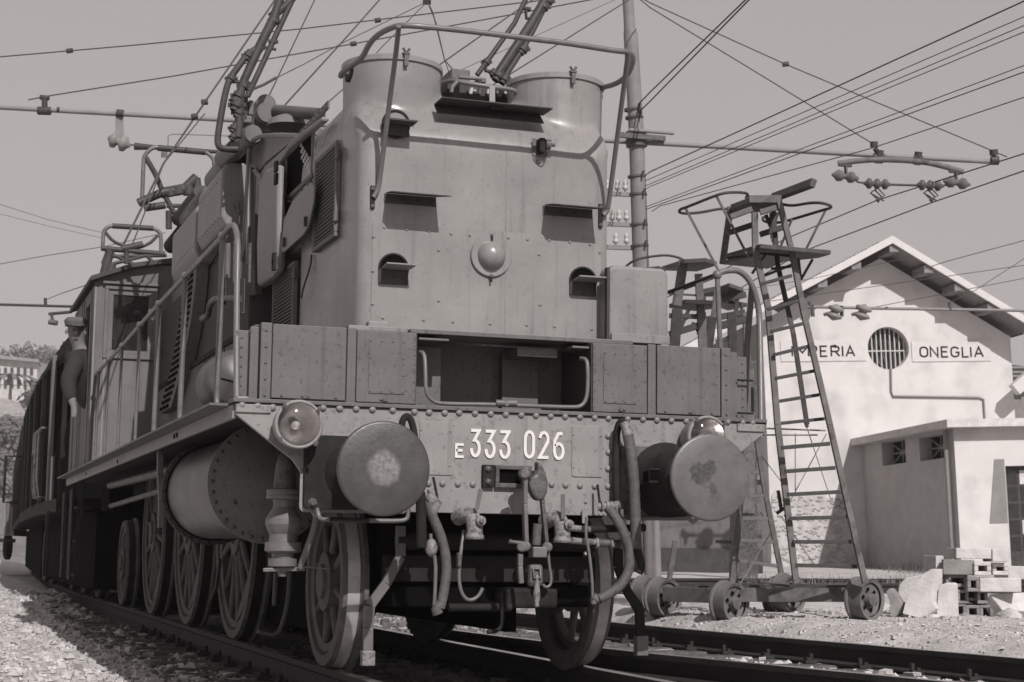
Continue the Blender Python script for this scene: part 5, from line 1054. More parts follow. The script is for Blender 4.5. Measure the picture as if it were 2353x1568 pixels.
# front ladder (right)
S=[((890,480,k9),(960,850,k9),(1135,1568,k9),(1300,965,k10))]
def stile(pl,w,h,nm,mt='tower',d=None):
    n=len(pl); b=MB()
    for i in range(n-1):
        (x0,y0,ka),(x1,y1,kb)=pl[i],pl[i+1]; da=d[i] if d else dT; db=d[i+1] if d else dT
        b.bar(dp(ka,x0,y0,da),dp(kb,x1,y1,db),w,h,(math.sin(YAW),math.cos(YAW),0))
    return b.build(nm,M[mt],LT,bev=.003)
stile([(805,150,k9),(890,480,k9),(960,850,k9),(1128,1568,k9),(1310,965,k10)],.05,.07,'stile',d=[15.9,15.8,15.7,15.5,15.3])
stile([(655,150,k9),(660,470,k9),(740,830,k9),(800,1568,k9),(890,965,k10)],.055,.07,'stile',d=[16,15.9,15.8,15.6,15.4])
stile([(505,200,k9),(455,560,k9)],.06,.07,'stile',d=[16.8,16.9])
stile([(640,700,k9),(610,1050,k9),(595,1450,k9),(545,560,k10),(497,985,k10)],.055,.07,'stile',d=[16.9,16.9,16.9,16.9,16.9])
stile([(648,80,k10),(700,400,k10),(810,960,k10)],.05,.07,'stile',d=[17.1,17.1,17.1])
stile([(770,190,k9),(800,560,k9),(900,1000,k9),(985,1568,k9)],.045,.03,'hanging_lever','dpipe',d=[16.3,16.2,16.0,15.9]); TB(k10,945,-20,958,15,.03,.03,'lever_end',15.9,mt='dpipe')
rg=[(700,685,890,632),(735,845,930,790),(755,985,965,932),(775,1130,995,1075),(785,1278,1030,1230),(800,1422,1060,1380),(810,1560,1095,1530)]
for x0,y0,x1,y1 in rg: TB(k9,x0,y0,x1,y1,.03,.035,'rung',15.65,mt='dpipe')
for x0,y0,x1,y1 in((800,140,1095,115),(820,284,1128,262),(835,425,1163,408),(850,570,1195,562),(870,713,1225,712),(885,855,1258,862)): TB(k10,x0,y0,x1,y1,.035,.04,'rung',15.4,mt='dpipe')
for x0,y0,x1,y1 in((580,153,640,153),(620,292,662,292),(600,432,692,435),(550,568,718,573),(545,700,748,714),(530,825,775,860),(400,710,500,715)): TB(k10,x0,y0,x1,y1,.035,.035,'rung',17.0)
for x0,y0,x1,y1 in((490,365,640,315),(690,375,830,330)): TB(k9,x0,y0,x1,y1,.05,.06,'rung',16.2,mt='dpipe')
# top frame, platform, plank
MB().prism([dp(k9,505,185,16.7),dp(k9,640,135,15.9),dp(k9,820,150,15.9),dp(k9,810,185,16.3),dp(k9,520,225,16.9)],(0,0,-.05)).build('top_board',M['tower'],LT,bev=.004)
for a in((620,155,825,155,.07),(505,265,640,215,.05),(690,235,800,205,.05)): TB(k9,*a[:4],a[4],a[4],'top_rail',15.9)
b=MB().prism([dp(k9,455,525,17.4),dp(k9,690,460,15.7),dp(k9,1135,500,15.5),dp(k9,1060,522,16.4),dp(k9,700,560,17.3)],(0,0,.04)).build('platform',M['wood'],LT,bev=.004)
MB().prism([dp(k9,440,560,17.5),dp(k9,700,500,16.2),dp(k9,900,520,16.2),dp(k9,740,590,17.5)],(0,0,.03)).build('platform_frame',M['dpipe'],LT)
TB(k9,770,130+15,1025,50,.075,.055,'plank',16.2,15.2,mt='wood')
for x0,y0,x1,y1 in((725,250,765,340),(800,235,770,340),(760,240,768,400),(770,400,795,460)): TB(k9,x0,y0,x1,y1,.035,.03,'brace',16.4,mt='dpipe')
for x0,y0,x1,y1 in((730,490,640,620),(1020,530,945,660),(930,520,945,650),(700,640,900,560),(760,590,885,575)): TB(k9,x0,y0,x1,y1,.025,.025,'brace',16.0,mt='dpipe')
def hoop(k,pts,r,nm,d): MB().tube(smooth_path([dp(k,x,y,dd) for (x,y),dd in zip(pts,d)],2),r,8).build(nm,M['dpipe'],LT)
hoop(k9,[(495,215),(430,213),(330,235),(220,245),(180,235),(190,215),(225,205),(410,130),(480,110),(580,110),(618,120),(600,150)],.014,'guard_hoop',[17,16.8,16.4,16.2,16.1,16.1,16,15.7,15.7,15.8,15.9,15.9])
hoop(k9,[(825,185),(900,195),(1000,175),(1080,175),(1140,195),(1130,210),(1105,215),(890,280),(820,300),(740,300),(705,285),(712,262)],.014,'guard_hoop',[15.9,15.8,15.6,15.5,15.5,15.6,15.7,16.2,16.4,16.6,16.7,16.7])
for x0,y0,x1,y1 in((222,208,430,600),(415,130,620,520),(1105,215,975,475),(890,280,815,460)): TB(k9,x0,y0,x1,y1,.022,.022,'hoop_stay',16.1,16.2)
for x0,y0,x1,y1 in((1075,55,835,500),(955,15,1100,450),(680,190,830,385),(885,50,885,400),(740,650,545,975),(800,560,1000,850),(640,470,690,560)): MB().tube([dp(k10,x0,y0,15.8),dp(k10,x1,y1,15.8)],.005,5).build('tie_wire',M['pole'],LT)
for x0,y0,x1,y1 in((700,22,1070,35),(700,62,1020,62)): MB().tube([dp(k10,x0,y0,15.7),dp(k10,x1,y1,15.7)],.008,5).build('tie_wire',M['pole'],LT)
for x0,y0,x1,y1 in((780,400,800,520),(770,540,830,500),(840,540,820,560)): TB(k10,x0,y0,x1,y1,.03,.03,'winch',15.6,mt='dpipe')
# base frame and wheels
wc=[(105,1055,16.8),(510,1085,15.9),(1335,1065,15.5),(865,1030,16.9)]
TB(k10,90,1030,520,1045,.14,.06,'base_beam',16.7,15.95); TB(k10,520,1035,1290,1035,.13,.05,'base_beam',16.0,15.6); TB(k10,120,1000,1290,985,.06,.05,'base_beam',16.9,16.5,mt='dpipe'); TB(k10,880,1000,1310,1000,.08,.05,'base_beam',16.9,15.7,mt='dpipe')
for x0,y0,x1,y1 in((530,940,870,985),(860,970,1280,990),(900,985,1240,975)): TB(k10,x0,y0,x1,y1,.02,.02,'base_rod',16.3,mt='dpipe')
def truck_wheel(parent,k,x,y,d,R=.185,yaw=0.35):
    c=dp(k,x,y,d); ax=V((-math.sin(.0)*0+ .12,-1,0)); ax=V((.38,-.92,0))
    o=MB().lathe([(R-.03,.02),(R,.035),(R,-.10),(R+.025,-.105),(R+.025,-.125),(R-.03,-.125),(R-.035,.0),(.06,-.02),(.055,.045),(.03,.05),(0,.05)],c,ax,36).build('trolley_wheel',M['tower'],parent)
    a=ax.normalized(); s=a.cross(V((0,0,1))).normalized()
    for i in range(6):
        t=i*math.pi/3+.3; q=c+s*math.cos(t)*R*.52+V((0,0,1))*math.sin(t)*R*.52+a*.005
        MB().lathe([(.02,.0),(0,.001)],q,a,12).build('wheel_hole',M['black'],o)
    return o
for x,y,d in wc: truck_wheel(LT,k10,x,y,d)
truck_wheel(LT,k10,820,1050,17.1); truck_wheel(LT,k10,10,1040,17.4)
TB(k10,155,705,105,1020,.05,.06,'stile',16.9); TB(k10,110,1120,130,1125,.03,.03,'axle_end',16.5)
# two smaller towers behind
def small_tower(lbl,d,bars,boards,loops,base):
    T=thing('ladder_tower',lbl,'ladder',tuple(base),'parked ladder towers behind the hood')
    for i,(k,x0,y0,x1,y1,w_,m_) in enumerate(bars): tower_bar(T,k,x0,y0,x1,y1,w_,w_,'leg' if abs(y1-y0)>abs(x1-x0) else 'rail',d,mt=m_)
    for k,P,m_ in boards: MB().prism([dp(k,x,y,d+dd) for x,y,dd in P],(0,0,.045)).build('platform',M[m_],T,bev=.003)
    for k,P in loops: MB().tube(smooth_path([dp(k,x,y,d) for x,y in P],2),.014,7).build('guard_hoop',M['dpipe'],T)
    return T
kq=K(2600,1000,.4464)
t1=small_tower('smaller ladder tower left of the tall one, half hidden by the hood locker',18.5,
 [(kq,300,95,240,500,.10,'tower'),(kq,245,530,170,1500,.11,'dpipe'),(kq,435,215,460,700,.08,'tower'),(kq,460,560,500,1500,.09,'tower'),(kq,560,600,520,900,.09,'dpipe'),(kq,100,160,110,700,.09,'dpipe'),(kq,170,590,440,600,.05,'dpipe'),(kq,170,400,570,250,.03,'dpipe'),(kq,290,400,440,410,.02,'dpipe'),(kq,350,530,280,690,.04,'dpipe'),(kq,380,650,450,760,.03,'dpipe'),(kq,170,760,560,640,.07,'dpipe')],
 [(kq,((100,185,1.2),(310,120,-.3),(500,110,-.3),(600,140,.4),(420,195,1.2)),'dpipe'),(kq,((170,520,1),(310,480,0),(560,490,-.3),(560,530,.6),(400,550,1.2)),'wood')],
 [(kq,((-260,190),(-150,90),(0,60),(150,45),(250,65),(300,90))),(kq,((-260,190),(-60,170),(90,155)))],Dp(1560,1330,18.5))
t2=small_tower('lowest ladder tower seen through the frame of the taller ones',20.5,
 [(kq,470,420,450,760,.08,'dpipe'),(kq,600,360,560,700,.07,'tower'),(kq,730,560,740,900,.10,'dpipe'),(kq,780,430,770,560,.05,'dpipe'),(kq,450,380,600,350,.06,'dpipe'),(kq,480,630,850,560,.07,'dpipe'),(kq,640,450,860,400,.07,'dpipe'),(kq,640,680,860,620,.09,'dpipe'),(kq,830,500,770,680,.03,'dpipe'),(kq,640,820,860,700,.05,'dpipe'),(kq,620,800,650,1500,.08,'tower'),(kq,860,560,880,1500,.08,'tower')],
 [(kq,((460,420,1),(710,330,-.3),(840,375,0),(700,420,.8)),'wood'),(kq,((570,500,1),(700,480,0),(870,510,.2),(700,545,1)),'dpipe')],[],Dp(1650,1320,20.5))
# ================================================================== STATION BUILDING
bw_=math.radians(-11); TL=.038
UP=(V((0,0,1))-r_*TL).normalized(); GX=V((math.cos(bw_),math.sin(bw_),0)); GX=(GX-UP*GX.dot(UP)).normalized(); GN=GX.cross(UP).normalized()  # toward camera
if GN.dot(F_)>0: GN=-GN
P0=Dp(1985,1300,42)
def plane(u,v,p,n):
    d=F_+R_*((u-1176.5)/FOC)-U_*((v-784)/FOC); t=(p-CP).dot(n)/d.dot(n); return CP+d*t
def GL(a,h,c=0): return P0+GX*a+UP*h+GN*c
def toL(q): q=q-P0; return V((q.dot(GX),q.dot(UP),q.dot(GN)))
def Gp(u,v,c=0): return toL(plane(u,v,P0+GN*c,GN))
def Gk(x,y,c=0,k=k9): u,v=k(x,y); return Gp(u,v,c)
ST=thing('station_building','white station shed with tiled gable roof, round barred window and painted station name','building',tuple(P0))
def wallpoly(outer,holes,mapf,th,name,mt,parent,reveal=True):
    from mathutils.geometry import tessellate_polygon
    loops=[[V((a,c,0)) for a,c in lp] for lp in [outer]+holes]; tri=tessellate_polygon(loops); flat_=[p for lp in loops for p in lp]
    b=MB(); b.add([mapf(p.x,p.y,0) for p in flat_],[tuple(t) for t in tri]); b.add([mapf(p.x,p.y,-th) for p in flat_],[tuple(t)[::-1] for t in tri])
    for lp in loops:
        n=len(lp)
        for i in range(n): a,c=lp[i],lp[(i+1)%n]; b.add([mapf(a.x,a.y,0),mapf(c.x,c.y,0),mapf(c.x,c.y,-th),mapf(a.x,a.y,-th)],[(0,1,2,3)])
    return b.build(name,mt,parent)
ridge=Gp(2050,541,.9); eR=Gk(2346,880,.9); eL=Gk(200,1078,.9)
sR=(eR.y-ridge.y)/(eR.x-ridge.x); sL=(eL.y-ridge.y)/(eL.x-ridge.x)
rx=ridge.x; rh=ridge.y
aR=Gk(2258,1000).x; aL=Gk(705,1000).x
hw=lambda a:rh-.42+((a-rx)*sR if a>rx else (a-rx)*sL)
cw_=Gk(1495,1087); rr=(Gk(1495,955).y-Gk(1495,1222).y)/2
circ=[(cw_.x+rr*math.cos(2*math.pi*i/40),cw_.y+rr*math.sin(2*math.pi*i/40)) for i in range(40)]
wallpoly([(aL,-.8),(aR,-.8),(aR,hw(aR)),(rx,hw(rx)),(aL,hw(aL))],[circ],lambda a,h,c:GL(a,h,c),.35,'gable_wall',M['wall'],ST)
MB().prism([GL(aR,-.8,-.36),GL(aR,hw(aR),-.36),GL(aR-.3,hw(aR),-.36),GL(aR-.3,-.8,-.36)],GN*-9).build('side_wall',M['wall'],ST)
MB().prism([GL(aL,-.8,-.36),GL(aL,hw(aL),-.36),GL(aL+.3,hw(aL),-.36),GL(aL+.3,-.8,-.36)],GN*-9).build('side_wall',M['wall'],ST)
wn=MB().prism([GL(a,h,-.30) for a,h in circ],GN*-.02).build('window_pane',M['brown'],ST)
for i in range(9):
    t=-1+2*(i+.5)/9; hh=math.sqrt(max(0,1-t*t))*rr; MB().bar(GL(cw_.x+t*rr,cw_.y-hh,-.2),GL(cw_.x+t*rr,cw_.y+hh,-.2),.025,.025).build('window_bar',M['white'],wn)
MB().bar(GL(cw_.x-rr,cw_.y-.05,-.19),GL(cw_.x+rr,cw_.y-.05,-.19),.025,.025).build('window_bar',M['white'],wn)
for i in range(5): a=i*.9; MB().bar(GL(cw_.x-.1+.1*i,cw_.y-.5+.1*i,-.24),GL(cw_.x-.35+.22*i,cw_.y+.1+.06*i,-.24),.05,.01).build('broken_pane',M['pole'],wn)
MB().tube([GL(*Gp(u,v,.03).xy,.03) for u,v in((2047,848),(2048,900),(2052,911),(2250,914),(2260,918),(2263,962))],.028,8).build('conduit',M['pole'],ST)
# roof slabs, barge boards, purlin ends
def slope(a0,a1,off0,off1,c0,c1,name,mt):
    s=sR if a1>rx else sL; f=lambda a:rh+(a-rx)*s
    q=[GL(a0,f(a0)+off0,c0),GL(a1,f(a1)+off0,c0),GL(a1,f(a1)+off1,c0),GL(a0,f(a0)+off1,c0)]
    return MB().prism(q,GN*(c1-c0)).build(name,mt,ST)
aE=Gk(2420,925,.9).x; aW=eL.x-.3
slope(rx,aE,-.16,-.10,.86,-10,'roof_deck',M['eave']); slope(rx-.001,aW,-.16,-.10,.86,-10,'roof_deck',M['eave'])
slope(rx,aE,-.20,-.01,.92,.862,'barge_board',M['white']); slope(rx-.001,aW,-.20,-.01,.92,.862,'barge_board',M['white'])
for x,y in((1500,450),(1265,555),(1055,670),(1715,575),(1905,690),(2110,805)):
    q=Gk(x,y,.5); s=sR if q.x>rx else sL; f=rh+(q.x-rx)*s-.17
    MB().prism([GL(q.x-.12,f-.20,.84),GL(q.x+.12,f-.20,.84),GL(q.x+.12,f,.84),GL(q.x-.12,f,.84)],GN*-.84).build('purlin_end',M['eave'],ST)
# tiles: laid one by one, courses running down the slope
tile0=None; cnt=0; TSt=MB()
for s,a_end in((sL,aW),(sR,aE)):
    sg=-1 if a_end<rx else 1; ln=abs(a_end-rx)*math.hypot(1,s); nr=int(ln/.34); dirn=V((sg,sg*s,0)).normalized()
    dw=(GX*dirn.x+UP*dirn.y); nrm=(UP*abs(dirn.x)+GX*(sg*abs(dirn.y))).normalized()
    for cc in range(34):
        for r_i in range(nr+1):
            o=GL(rx,rh-.07,.9-.13-cc*.27)+dw*(.17+r_i*.34)+nrm*(.018+random.uniform(-.004,.006))
            b=MB(); A=-GN*.13; Bv=dw*.19; T=nrm*.016; tl=nrm*.012
            if sg<0 and cnt<300:
                cnt+=1
                if tile0 is None:
                    tb=MB(); 
                    for t0,t1,h0,h1 in((-1,-.33,.0,.03),(-.33,.33,.03,.03),(.33,1,.03,0)):
                        q=[A*t0-Bv+T*0+nrm*h0,A*t1-Bv+nrm*h1,A*t1+Bv+tl*2+nrm*h1,A*t0+Bv+tl*2+nrm*h0]; tb.add([o+x for x in q]+[o+x-nrm*.015 for x in q],[(0,1,2,3),(7,6,5,4),(2,3,7,6)])
                    tile0=tb.build('roof_tile',M['tile'],ST,at=o)
                else: inst(tile0,o,ST)
            else:
                TSt.add([o-A-Bv,o-A*.3-Bv+nrm*.03,o+A*.3-Bv+nrm*.03,o+A-Bv,o-A+Bv+tl,o-A*.3+Bv+tl+nrm*.03,o+A*.3+Bv+tl+nrm*.03,o+A+Bv+tl,o-A+Bv-tl,o+A+Bv-tl],[(0,1,5,4),(1,2,6,5),(2,3,7,6),(4,5,6,7,9,8)])
o=TSt.build('roof_tiles',M['tile'],ST); o['kind']='stuff'
# name boards with letters
def board(x0,y0,x1,y1,text,lets,lab):
    p=Gk(x0,y1,.004);q=Gk(x1,y0,.004)
    s=thing('name_board',lab,'sign',tuple(GL(p.x,p.y,.004)))
    MB().prism([GL(p.x,p.y,.003),GL(q.x,p.y,.003),GL(q.x,q.y,.003),GL(p.x,q.y,.003)],GN*.02).build('board_panel',M['white'],s)
    for ch,a,b_,yb,yt in lets:
        u0=Gk(a,yb,.024);u1=Gk(b_,yt,.024); w_=u1.x-u0.x
        glyph(ch,GL(u0.x,u0.y,.0235),GX,UP,GN,max(w_,.03),u1.y-u0.y,.040,.008).build('letter',M['dark'],s)
board(822,1037,1350,1172,'',[('I',884,900,1143,1070),('M',918,985,1143,1070),('P',1003,1046,1143,1070),('E',1066,1112,1143,1070),('R',1133,1186,1143,1070),('I',1200,1216,1143,1070),('A',1232,1280,1143,1070)],'white board reading IMPERIA left of the round window, partly behind the ladder')
board(1645,1042,2130,1173,'',[('O',1693,1742,1147,1075),('N',1758,1806,1147,1075),('E',1826,1870,1147,1075),('G',1888,1938,1147,1075),('L',1957,1998,1147,1075),('I',2005,2020,1147,1075),('A',2038,2086,1147,1075)],'white board reading ONEGLIA right of the round window')
# exposed masonry patch
P=[(735,885),(740,430),(765,392),(800,395),(835,432),(1060,428),(1085,455),(1110,490),(1180,515),(1195,540),(1190,885)]
MB().prism([GL(*Gk(x,y,.0,k10).xy,.004) for x,y in P],GN*.03).build('bare_masonry',M['wallg'],ST)
for i in range(240):
    x=random.uniform(750,1180);y=random.uniform(440,870); q=Gk(x,y,.03,k10); s_=random.uniform(.06,.13)
    if i==0: bs=MB().lathes([(0,-.5),(.42,-.3),(.5,0),(.4,.3),(0,.45)],GL(q.x,q.y,.03),(.1,1,.1),7).build('masonry_stone',M['wallg'],ST); bs.scale=(.13,.04,.09)
    else:
        o=inst(bs,GL(q.x,q.y,.03),ST,(random.random(),random.random()*.3,0)); o.scale=(s_*1.3,.05,s_)
# annex; part of its left wall's shade is painted as darker render
a1=Gp(1992,1250).x
def Sw(u,v):
    q=plane(u,v,P0+GX*a1,GX); return toL(q)
CD=Sw(2203,1200).z
Ht=Sw(*k10(1860,18)).y; base=-.9
def Sk(x,y): q=Sw(*k10(x,y)); return q
hl=[]
for x0,y0,x1,y1 in((1412,92,1556,245),(1640,62,1790,216)):
    p=Sk(x0,(y0+y1)/2);q=Sk(x1,(y0+y1)/2); top=Sk((x0+x1)/2,y0+4);bt=Sk((x0+x1)/2,y1-4); hl.append([(p.z,bt.y),(q.z,bt.y),(q.z,top.y),(p.z,top.y)])
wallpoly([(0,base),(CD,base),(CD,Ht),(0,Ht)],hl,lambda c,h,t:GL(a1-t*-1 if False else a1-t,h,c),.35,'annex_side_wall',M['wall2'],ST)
for h4 in hl:
    (c0,h0),(c1,_),(_,h1),_=h4
    w0=MB().prism([GL(a1+.30,h0,c0),GL(a1+.30,h0,c1),GL(a1+.30,h1,c1),GL(a1+.30,h1,c0)],GX*.02).build('annex_window',M['black'],ST)
    for (p,q) in(((c0,h0),(c1,h1)),((c0,h1),(c1,h0)),((c0,(h0+h1)/2),(c1,(h0+h1)/2)),(((c0+c1)/2,h0),((c0+c1)/2,h1))): MB().bar(GL(a1+.24,p[1],p[0]),GL(a1+.24,q[1],q[0]),.03,.03).build('window_bar',M['pole'],w0)
CF=CD
dl=Gk(2195,250,CF,k10).x if False else toL(plane(*k10(2178,500),P0+GN*CF,GN)).x; dr_=dl+1.25; dh=toL(plane(*k10(2195,250),P0+GN*CF,GN)).y
wallpoly([(a1+.001,base),(a1+9,base),(a1+9,Ht),(a1+.001,Ht)],[[(dl,base+.05),(dr_,base+.05),(dr_,dh),(dl,dh)]],lambda a,h,c:GL(a,h,CF+c+.002),.3,'annex_front_wall',M['wall'],ST)
MB().prism([GL(a1-.28,Ht+.001,-.001),GL(a1+9.3,Ht+.001,-.001),GL(a1+9.3,Ht+.17,-.001),GL(a1-.28,Ht+.17,-.001)],GN*(CF+.35)).build('annex_roof_slab',M['conc'],ST)
MB().tube([GL(a1-.09,base,CF-.25),GL(a1-.09,Ht-.02,CF-.25)],.05,10).build('drain_pipe',M['pole'],ST)
dd=MB().prism([GL(dl,base,CF-.2),GL(dr_,base,CF-.2),GL(dr_,dh,CF-.2),GL(dl,dh,CF-.2)],GN*-.04).build('annex_door',M['brown'],ST)
for i in range(4):
    for j in range(5): a_=dl+.12+i*.28; h_=base+1.2+j*.36; MB().prism([GL(a_,h_,CF-.198),GL(a_+.22,h_,CF-.198),GL(a_+.22,h_+.3,CF-.198),GL(a_,h_+.3,CF-.198)],GN*.006).build('door_pane',M['conc'] if (i*j)%3==1 else M['glass'],dd)
qa=toL(plane(*k10(2095,210),P0+GN*CF,GN)); qb=toL(plane(*k10(2068,600),P0+GN*CF,GN))
MB().prism([GL(qb.x,qb.y,CF+.003),GL(dl-.02,qb.y,CF+.003),GL(dl-.02,qa.y,CF+.003),GL(qa.x,qa.y,CF+.003)],GN*.012).build('door_side_sheet',M['pole'],ST)  # grey sheet laid on the wall beside the door
P=[(0,base)]+[(CD*i/60,.32+.22*noise.noise(V((i*.09,0,7)))+.05*noise.noise(V((i*.5,0,3)))+(base+.62)) for i in range(61)]+[(CD,base)]
MB().prism([GL(a1,h,c) for c,h in P],GX*-.004).build('damp_base',M['grime'],ST)
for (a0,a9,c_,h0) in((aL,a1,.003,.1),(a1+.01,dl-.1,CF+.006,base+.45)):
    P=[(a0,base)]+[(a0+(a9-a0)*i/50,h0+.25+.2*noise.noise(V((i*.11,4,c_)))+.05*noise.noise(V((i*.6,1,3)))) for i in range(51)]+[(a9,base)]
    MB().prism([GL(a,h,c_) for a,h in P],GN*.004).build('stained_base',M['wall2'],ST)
# right wing beyond the gable
q=lambda x,y,c:GL(*Gk(x,y,c).xy,c)
MB().prism([GL(aR+.02,-.8,-2.0),GL(aR+6,-.8,-2.0),GL(aR+6,hw(aR)-1.1,-2.0),GL(aR+.02,hw(aR)-.4,-2.0)],GN*-.3).build('wing_wall',M['brown'],ST)
MB().bar(GL(*Gk(2285,1350,.6).xy,.6),GL(*Gk(2420,1230,.6).xy,.6),.25,.3).build('wing_beam',M['white'],ST)
for v in(1210,1240,1265): MB().tube([GL(*Gk(2265,v,-1).xy,-1),GL(*Gk(2420,v,-1).xy,-1)],.04,8).build('wing_rail',M['pole'],ST)
MB().prism([GL(aR+.02,hw(aR)-2.6,-1.9),GL(aR+6,hw(aR)-2.6,-1.9),GL(aR+6,hw(aR)-1.4,-1.9),GL(aR+.02,hw(aR)-1.4,-1.9)],GN*.3).build('wing_canopy',M['eave'],ST)
# grey hut stands in for the shaded wall left of the gable
HT=thing('shaded_wall_hut','low grey stand-in for the shaded wall behind the ladder towers, left of the white gable','hut',tuple(Dp(1620,1300,34)))
def hq(u,v,d=34): return Dp(u,v,d)
b=MB().prism([hq(1440,1330),hq(1752,1330),hq(1750,1100),hq(1440,1090)],V((.3,2.5,0))).build('shade_stand_in_wall',M['side'],HT)
MB().prism([hq(1430,1092,33.9),hq(1758,1103,33.9),hq(1758,1094,33.9),hq(1430,1082,33.9)],V((.3,2.9,0))).build('shade_stand_in_roof',M['pole'],HT)
MB().prism([hq(1440,1335,33.97),hq(1752,1335,33.97),hq(1752,1262,33.97),hq(1440,1258,33.97)],V((0,-.02,0))).build('shade_stand_in_plinth',M['brown'],HT)
SG=thing('shaded_wall_upright','dark upright stand-in for the shaded wall behind the ladder tower beside the gable','cabinet',tuple(Dp(1720,1300,30)))
MB().prism([Dp(1692,1330,30),Dp(1742,1330,30),Dp(1738,830,30),Dp(1700,830,30)],V((.1,.5,0))).build('upright_body',M['steel'],SG,bev=.01)  # added upright, carries the shaded-wall stand-in higher
MB().prism([Dp(1702,1180,29.97),Dp(1734,1180,29.97),Dp(1732,850,29.97),Dp(1708,850,29.97)],V((0,-.02,0))).build('shade_stand_in_panel',M['tower'],SG,bev=.004)
# ================================================================== RUBBLE AND BLOCKS
def GP(u,v):
    lo,hi=4.,60.
    for _ in range(40):
        md=(lo+hi)/2; p=Dp(u,v,md)
        if p.z>gz(p.x,p.y): lo=md
        else: hi=md
    return Dp(u,v,lo),lo
g0_,dB=GP(2270,1418)
kb=K(3500,2100,.287)
def Bq(x,y,dd=0): u,v=kb(x,y); return Dp(u,v,dB+dd)
S1=.287/1.7408/FOC*dB  # metres per crop pixel
BX=(R_-V((0,0,R_.z))).normalized(); BYv=V((-BX.y,BX.x,0)); BZ=V((0,0,1))
def block(x0,y0,x1,y1,dd,dep,mt,lab,yaw=0,ends=None,name='concrete_block',bev=.008):
    """solid block whose near face spans the crop rectangle"""
    c=Bq((x0+x1)/2,(y0+y1)/2,dd); w_=(x1-x0)*S1/2; h_=(y1-y0)*S1/2
    ax=BX*math.cos(yaw)+BYv*math.sin(yaw); ay=-BX*math.sin(yaw)+BYv*math.cos(yaw)
    if ends is None: o=MB().ob(c+ay*dep/2,ax*w_,ay*dep/2,BZ*h_)
    else:
        t=ends; o=MB()
        o.ob(c+ay*dep/2+BZ*(h_-t/2),ax*w_,ay*dep/2,BZ*t/2).ob(c+ay*dep/2-BZ*(h_-t/2),ax*w_,ay*dep/2,BZ*t/2)
        o.ob(c+ay*dep/2-ax*(w_-t/2),ax*t/2,ay*dep/2,BZ*(h_-t)).ob(c+ay*dep/2+ax*(w_-t/2),ax*t/2,ay*dep/2,BZ*(h_-t))
    return tag(o.build(name,mt,None,bev=bev),lab,'block','concrete blocks in the pile by the annex')
Cn,Cl=M['conc'],M['clay']
block(1130,325,1625,472,0,.35,Cn,'long pale block, topmost of the pile')
block(1637,340,1855,515,-.02,.35,Cn,'short pale block at the right end of the top course')
block(845,430,960,630,.12,.5,Cn,'pale block end jutting out left under the top course')
block(955,485,1385,695,-.05,.12,Cl,'shaded block lying lengthwise in the second course',yaw=-.12)
block(1385,515,1620,705,-.1,.45,Cn,'hollow pale block with open end in the second course',ends=.04)
block(1640,530,1860,700,.05,.45,Cn,'hollow block with a dark opening right of the second course',ends=.04)
block(1465,742,2040,935,-.1,.35,Cn,'long pale block sticking out right in the third course')
block(1290,730,1460,930,-.12,.5,Cl,'hollow clay block with open end in the third course',ends=.035)
block(985,690,1290,870,.0,.5,Cl,'wide hollow clay block at the left of the third course',ends=.035)
for i,(x0,y0,x1,y1,l) in enumerate(((1145,905,1310,1095,'left hollow clay block of the fourth course'),(1240,875,1440,1060,'tilted hollow clay block in the middle of the fourth course'),(1430,905,1575,1100,'right hollow clay block of the fourth course'),(1120,1095,1275,1290,'left hollow clay block of the bottom course'),(1270,1120,1465,1300,'middle hollow clay block of the bottom course'),(1465,1115,1650,1320,'right hollow clay block of the bottom course'))):
    block(x0,y0,x1,y1,-.02 if i!=1 else .06,.5,Cl,l,ends=.032,name='clay_block')
block(1850,575,2110,760,.5,.5,Cn,'pale block lying behind the right end of the pile')
tag(MB().prism([Bq(1600,960,-.05),Bq(2200,930,.3),Bq(2300,1200,.1),Bq(1790,1200,-.1)],V((0,.12,-.12))).build('stone_slab',M['stone'],None,bev=.01),'broad pale slab sloping down at the right foot of the block pile','slab','broken slabs by the block pile')
def slab(pts,dd,off,lab,mt=M['stone']):
    return tag(MB().prism([Bq(x,y,dd) for x,y in pts],V(off)).build('stone_slab',mt,None,bev=.008),lab,'slab','broken slabs by the block pile')
slab([(380,1240),(420,1080),(560,830),(650,700),(770,620),(810,610),(800,1080),(855,1170),(700,1300),(640,1310)],-.15,BX*.12+BYv*.1,'large pointed slab leaning upright left of the block pile')
slab([(850,1290),(880,900),(930,830),(1000,800),(1030,830),(1045,1300)],-.12,BX*.11+BYv*.08,'smaller rounded slab standing right of the pointed one')
slab([(340,840),(430,745),(650,700),(470,1060),(380,1110),(320,1000)],.15,BX*.02+BYv*.12,'white slab lying back behind the pointed slab')
slab([(150,930),(210,880),(300,990),(380,1120),(370,1240),(260,1290),(210,1280),(200,1060)],-.05,BX*.06+BYv*.08,'dark broken slab piece beside the trolley wheel',M['clay'])
slab([(-120,1150),(120,1080),(230,1120),(150,1200),(-60,1230)],-.1,V((0,.1,-.05)),'flat pale slab fragment on the gravel by the right trolley wheel')
def rock_(x,y,dd,r,lab,mt=M['stone'],grp='stones on the yard'):
    b=MB(); c=Bq(x,y,dd); P=[(0,-.8)]+[(random.uniform(.75,1.05)*s_,h) for s_,h in((.8,-.5),(1,-.1),(.9,.3),(.5,.6))]+[(0,.7)]
    b.lathe([(p*r,h*r*.8) for p,h in P],c,(random.uniform(-.3,.3),random.uniform(-.3,.3),1),9,sm=False)
    for i,v in enumerate(b.v): b.v[i]=v+V((noise.noise(v*9),noise.noise(v*9+V((5,0,0))),noise.noise(v*9+V((0,5,0)))))*r*.35
    return tag(b.build('stone',mt,None,bev=.004),lab,'stone',grp)
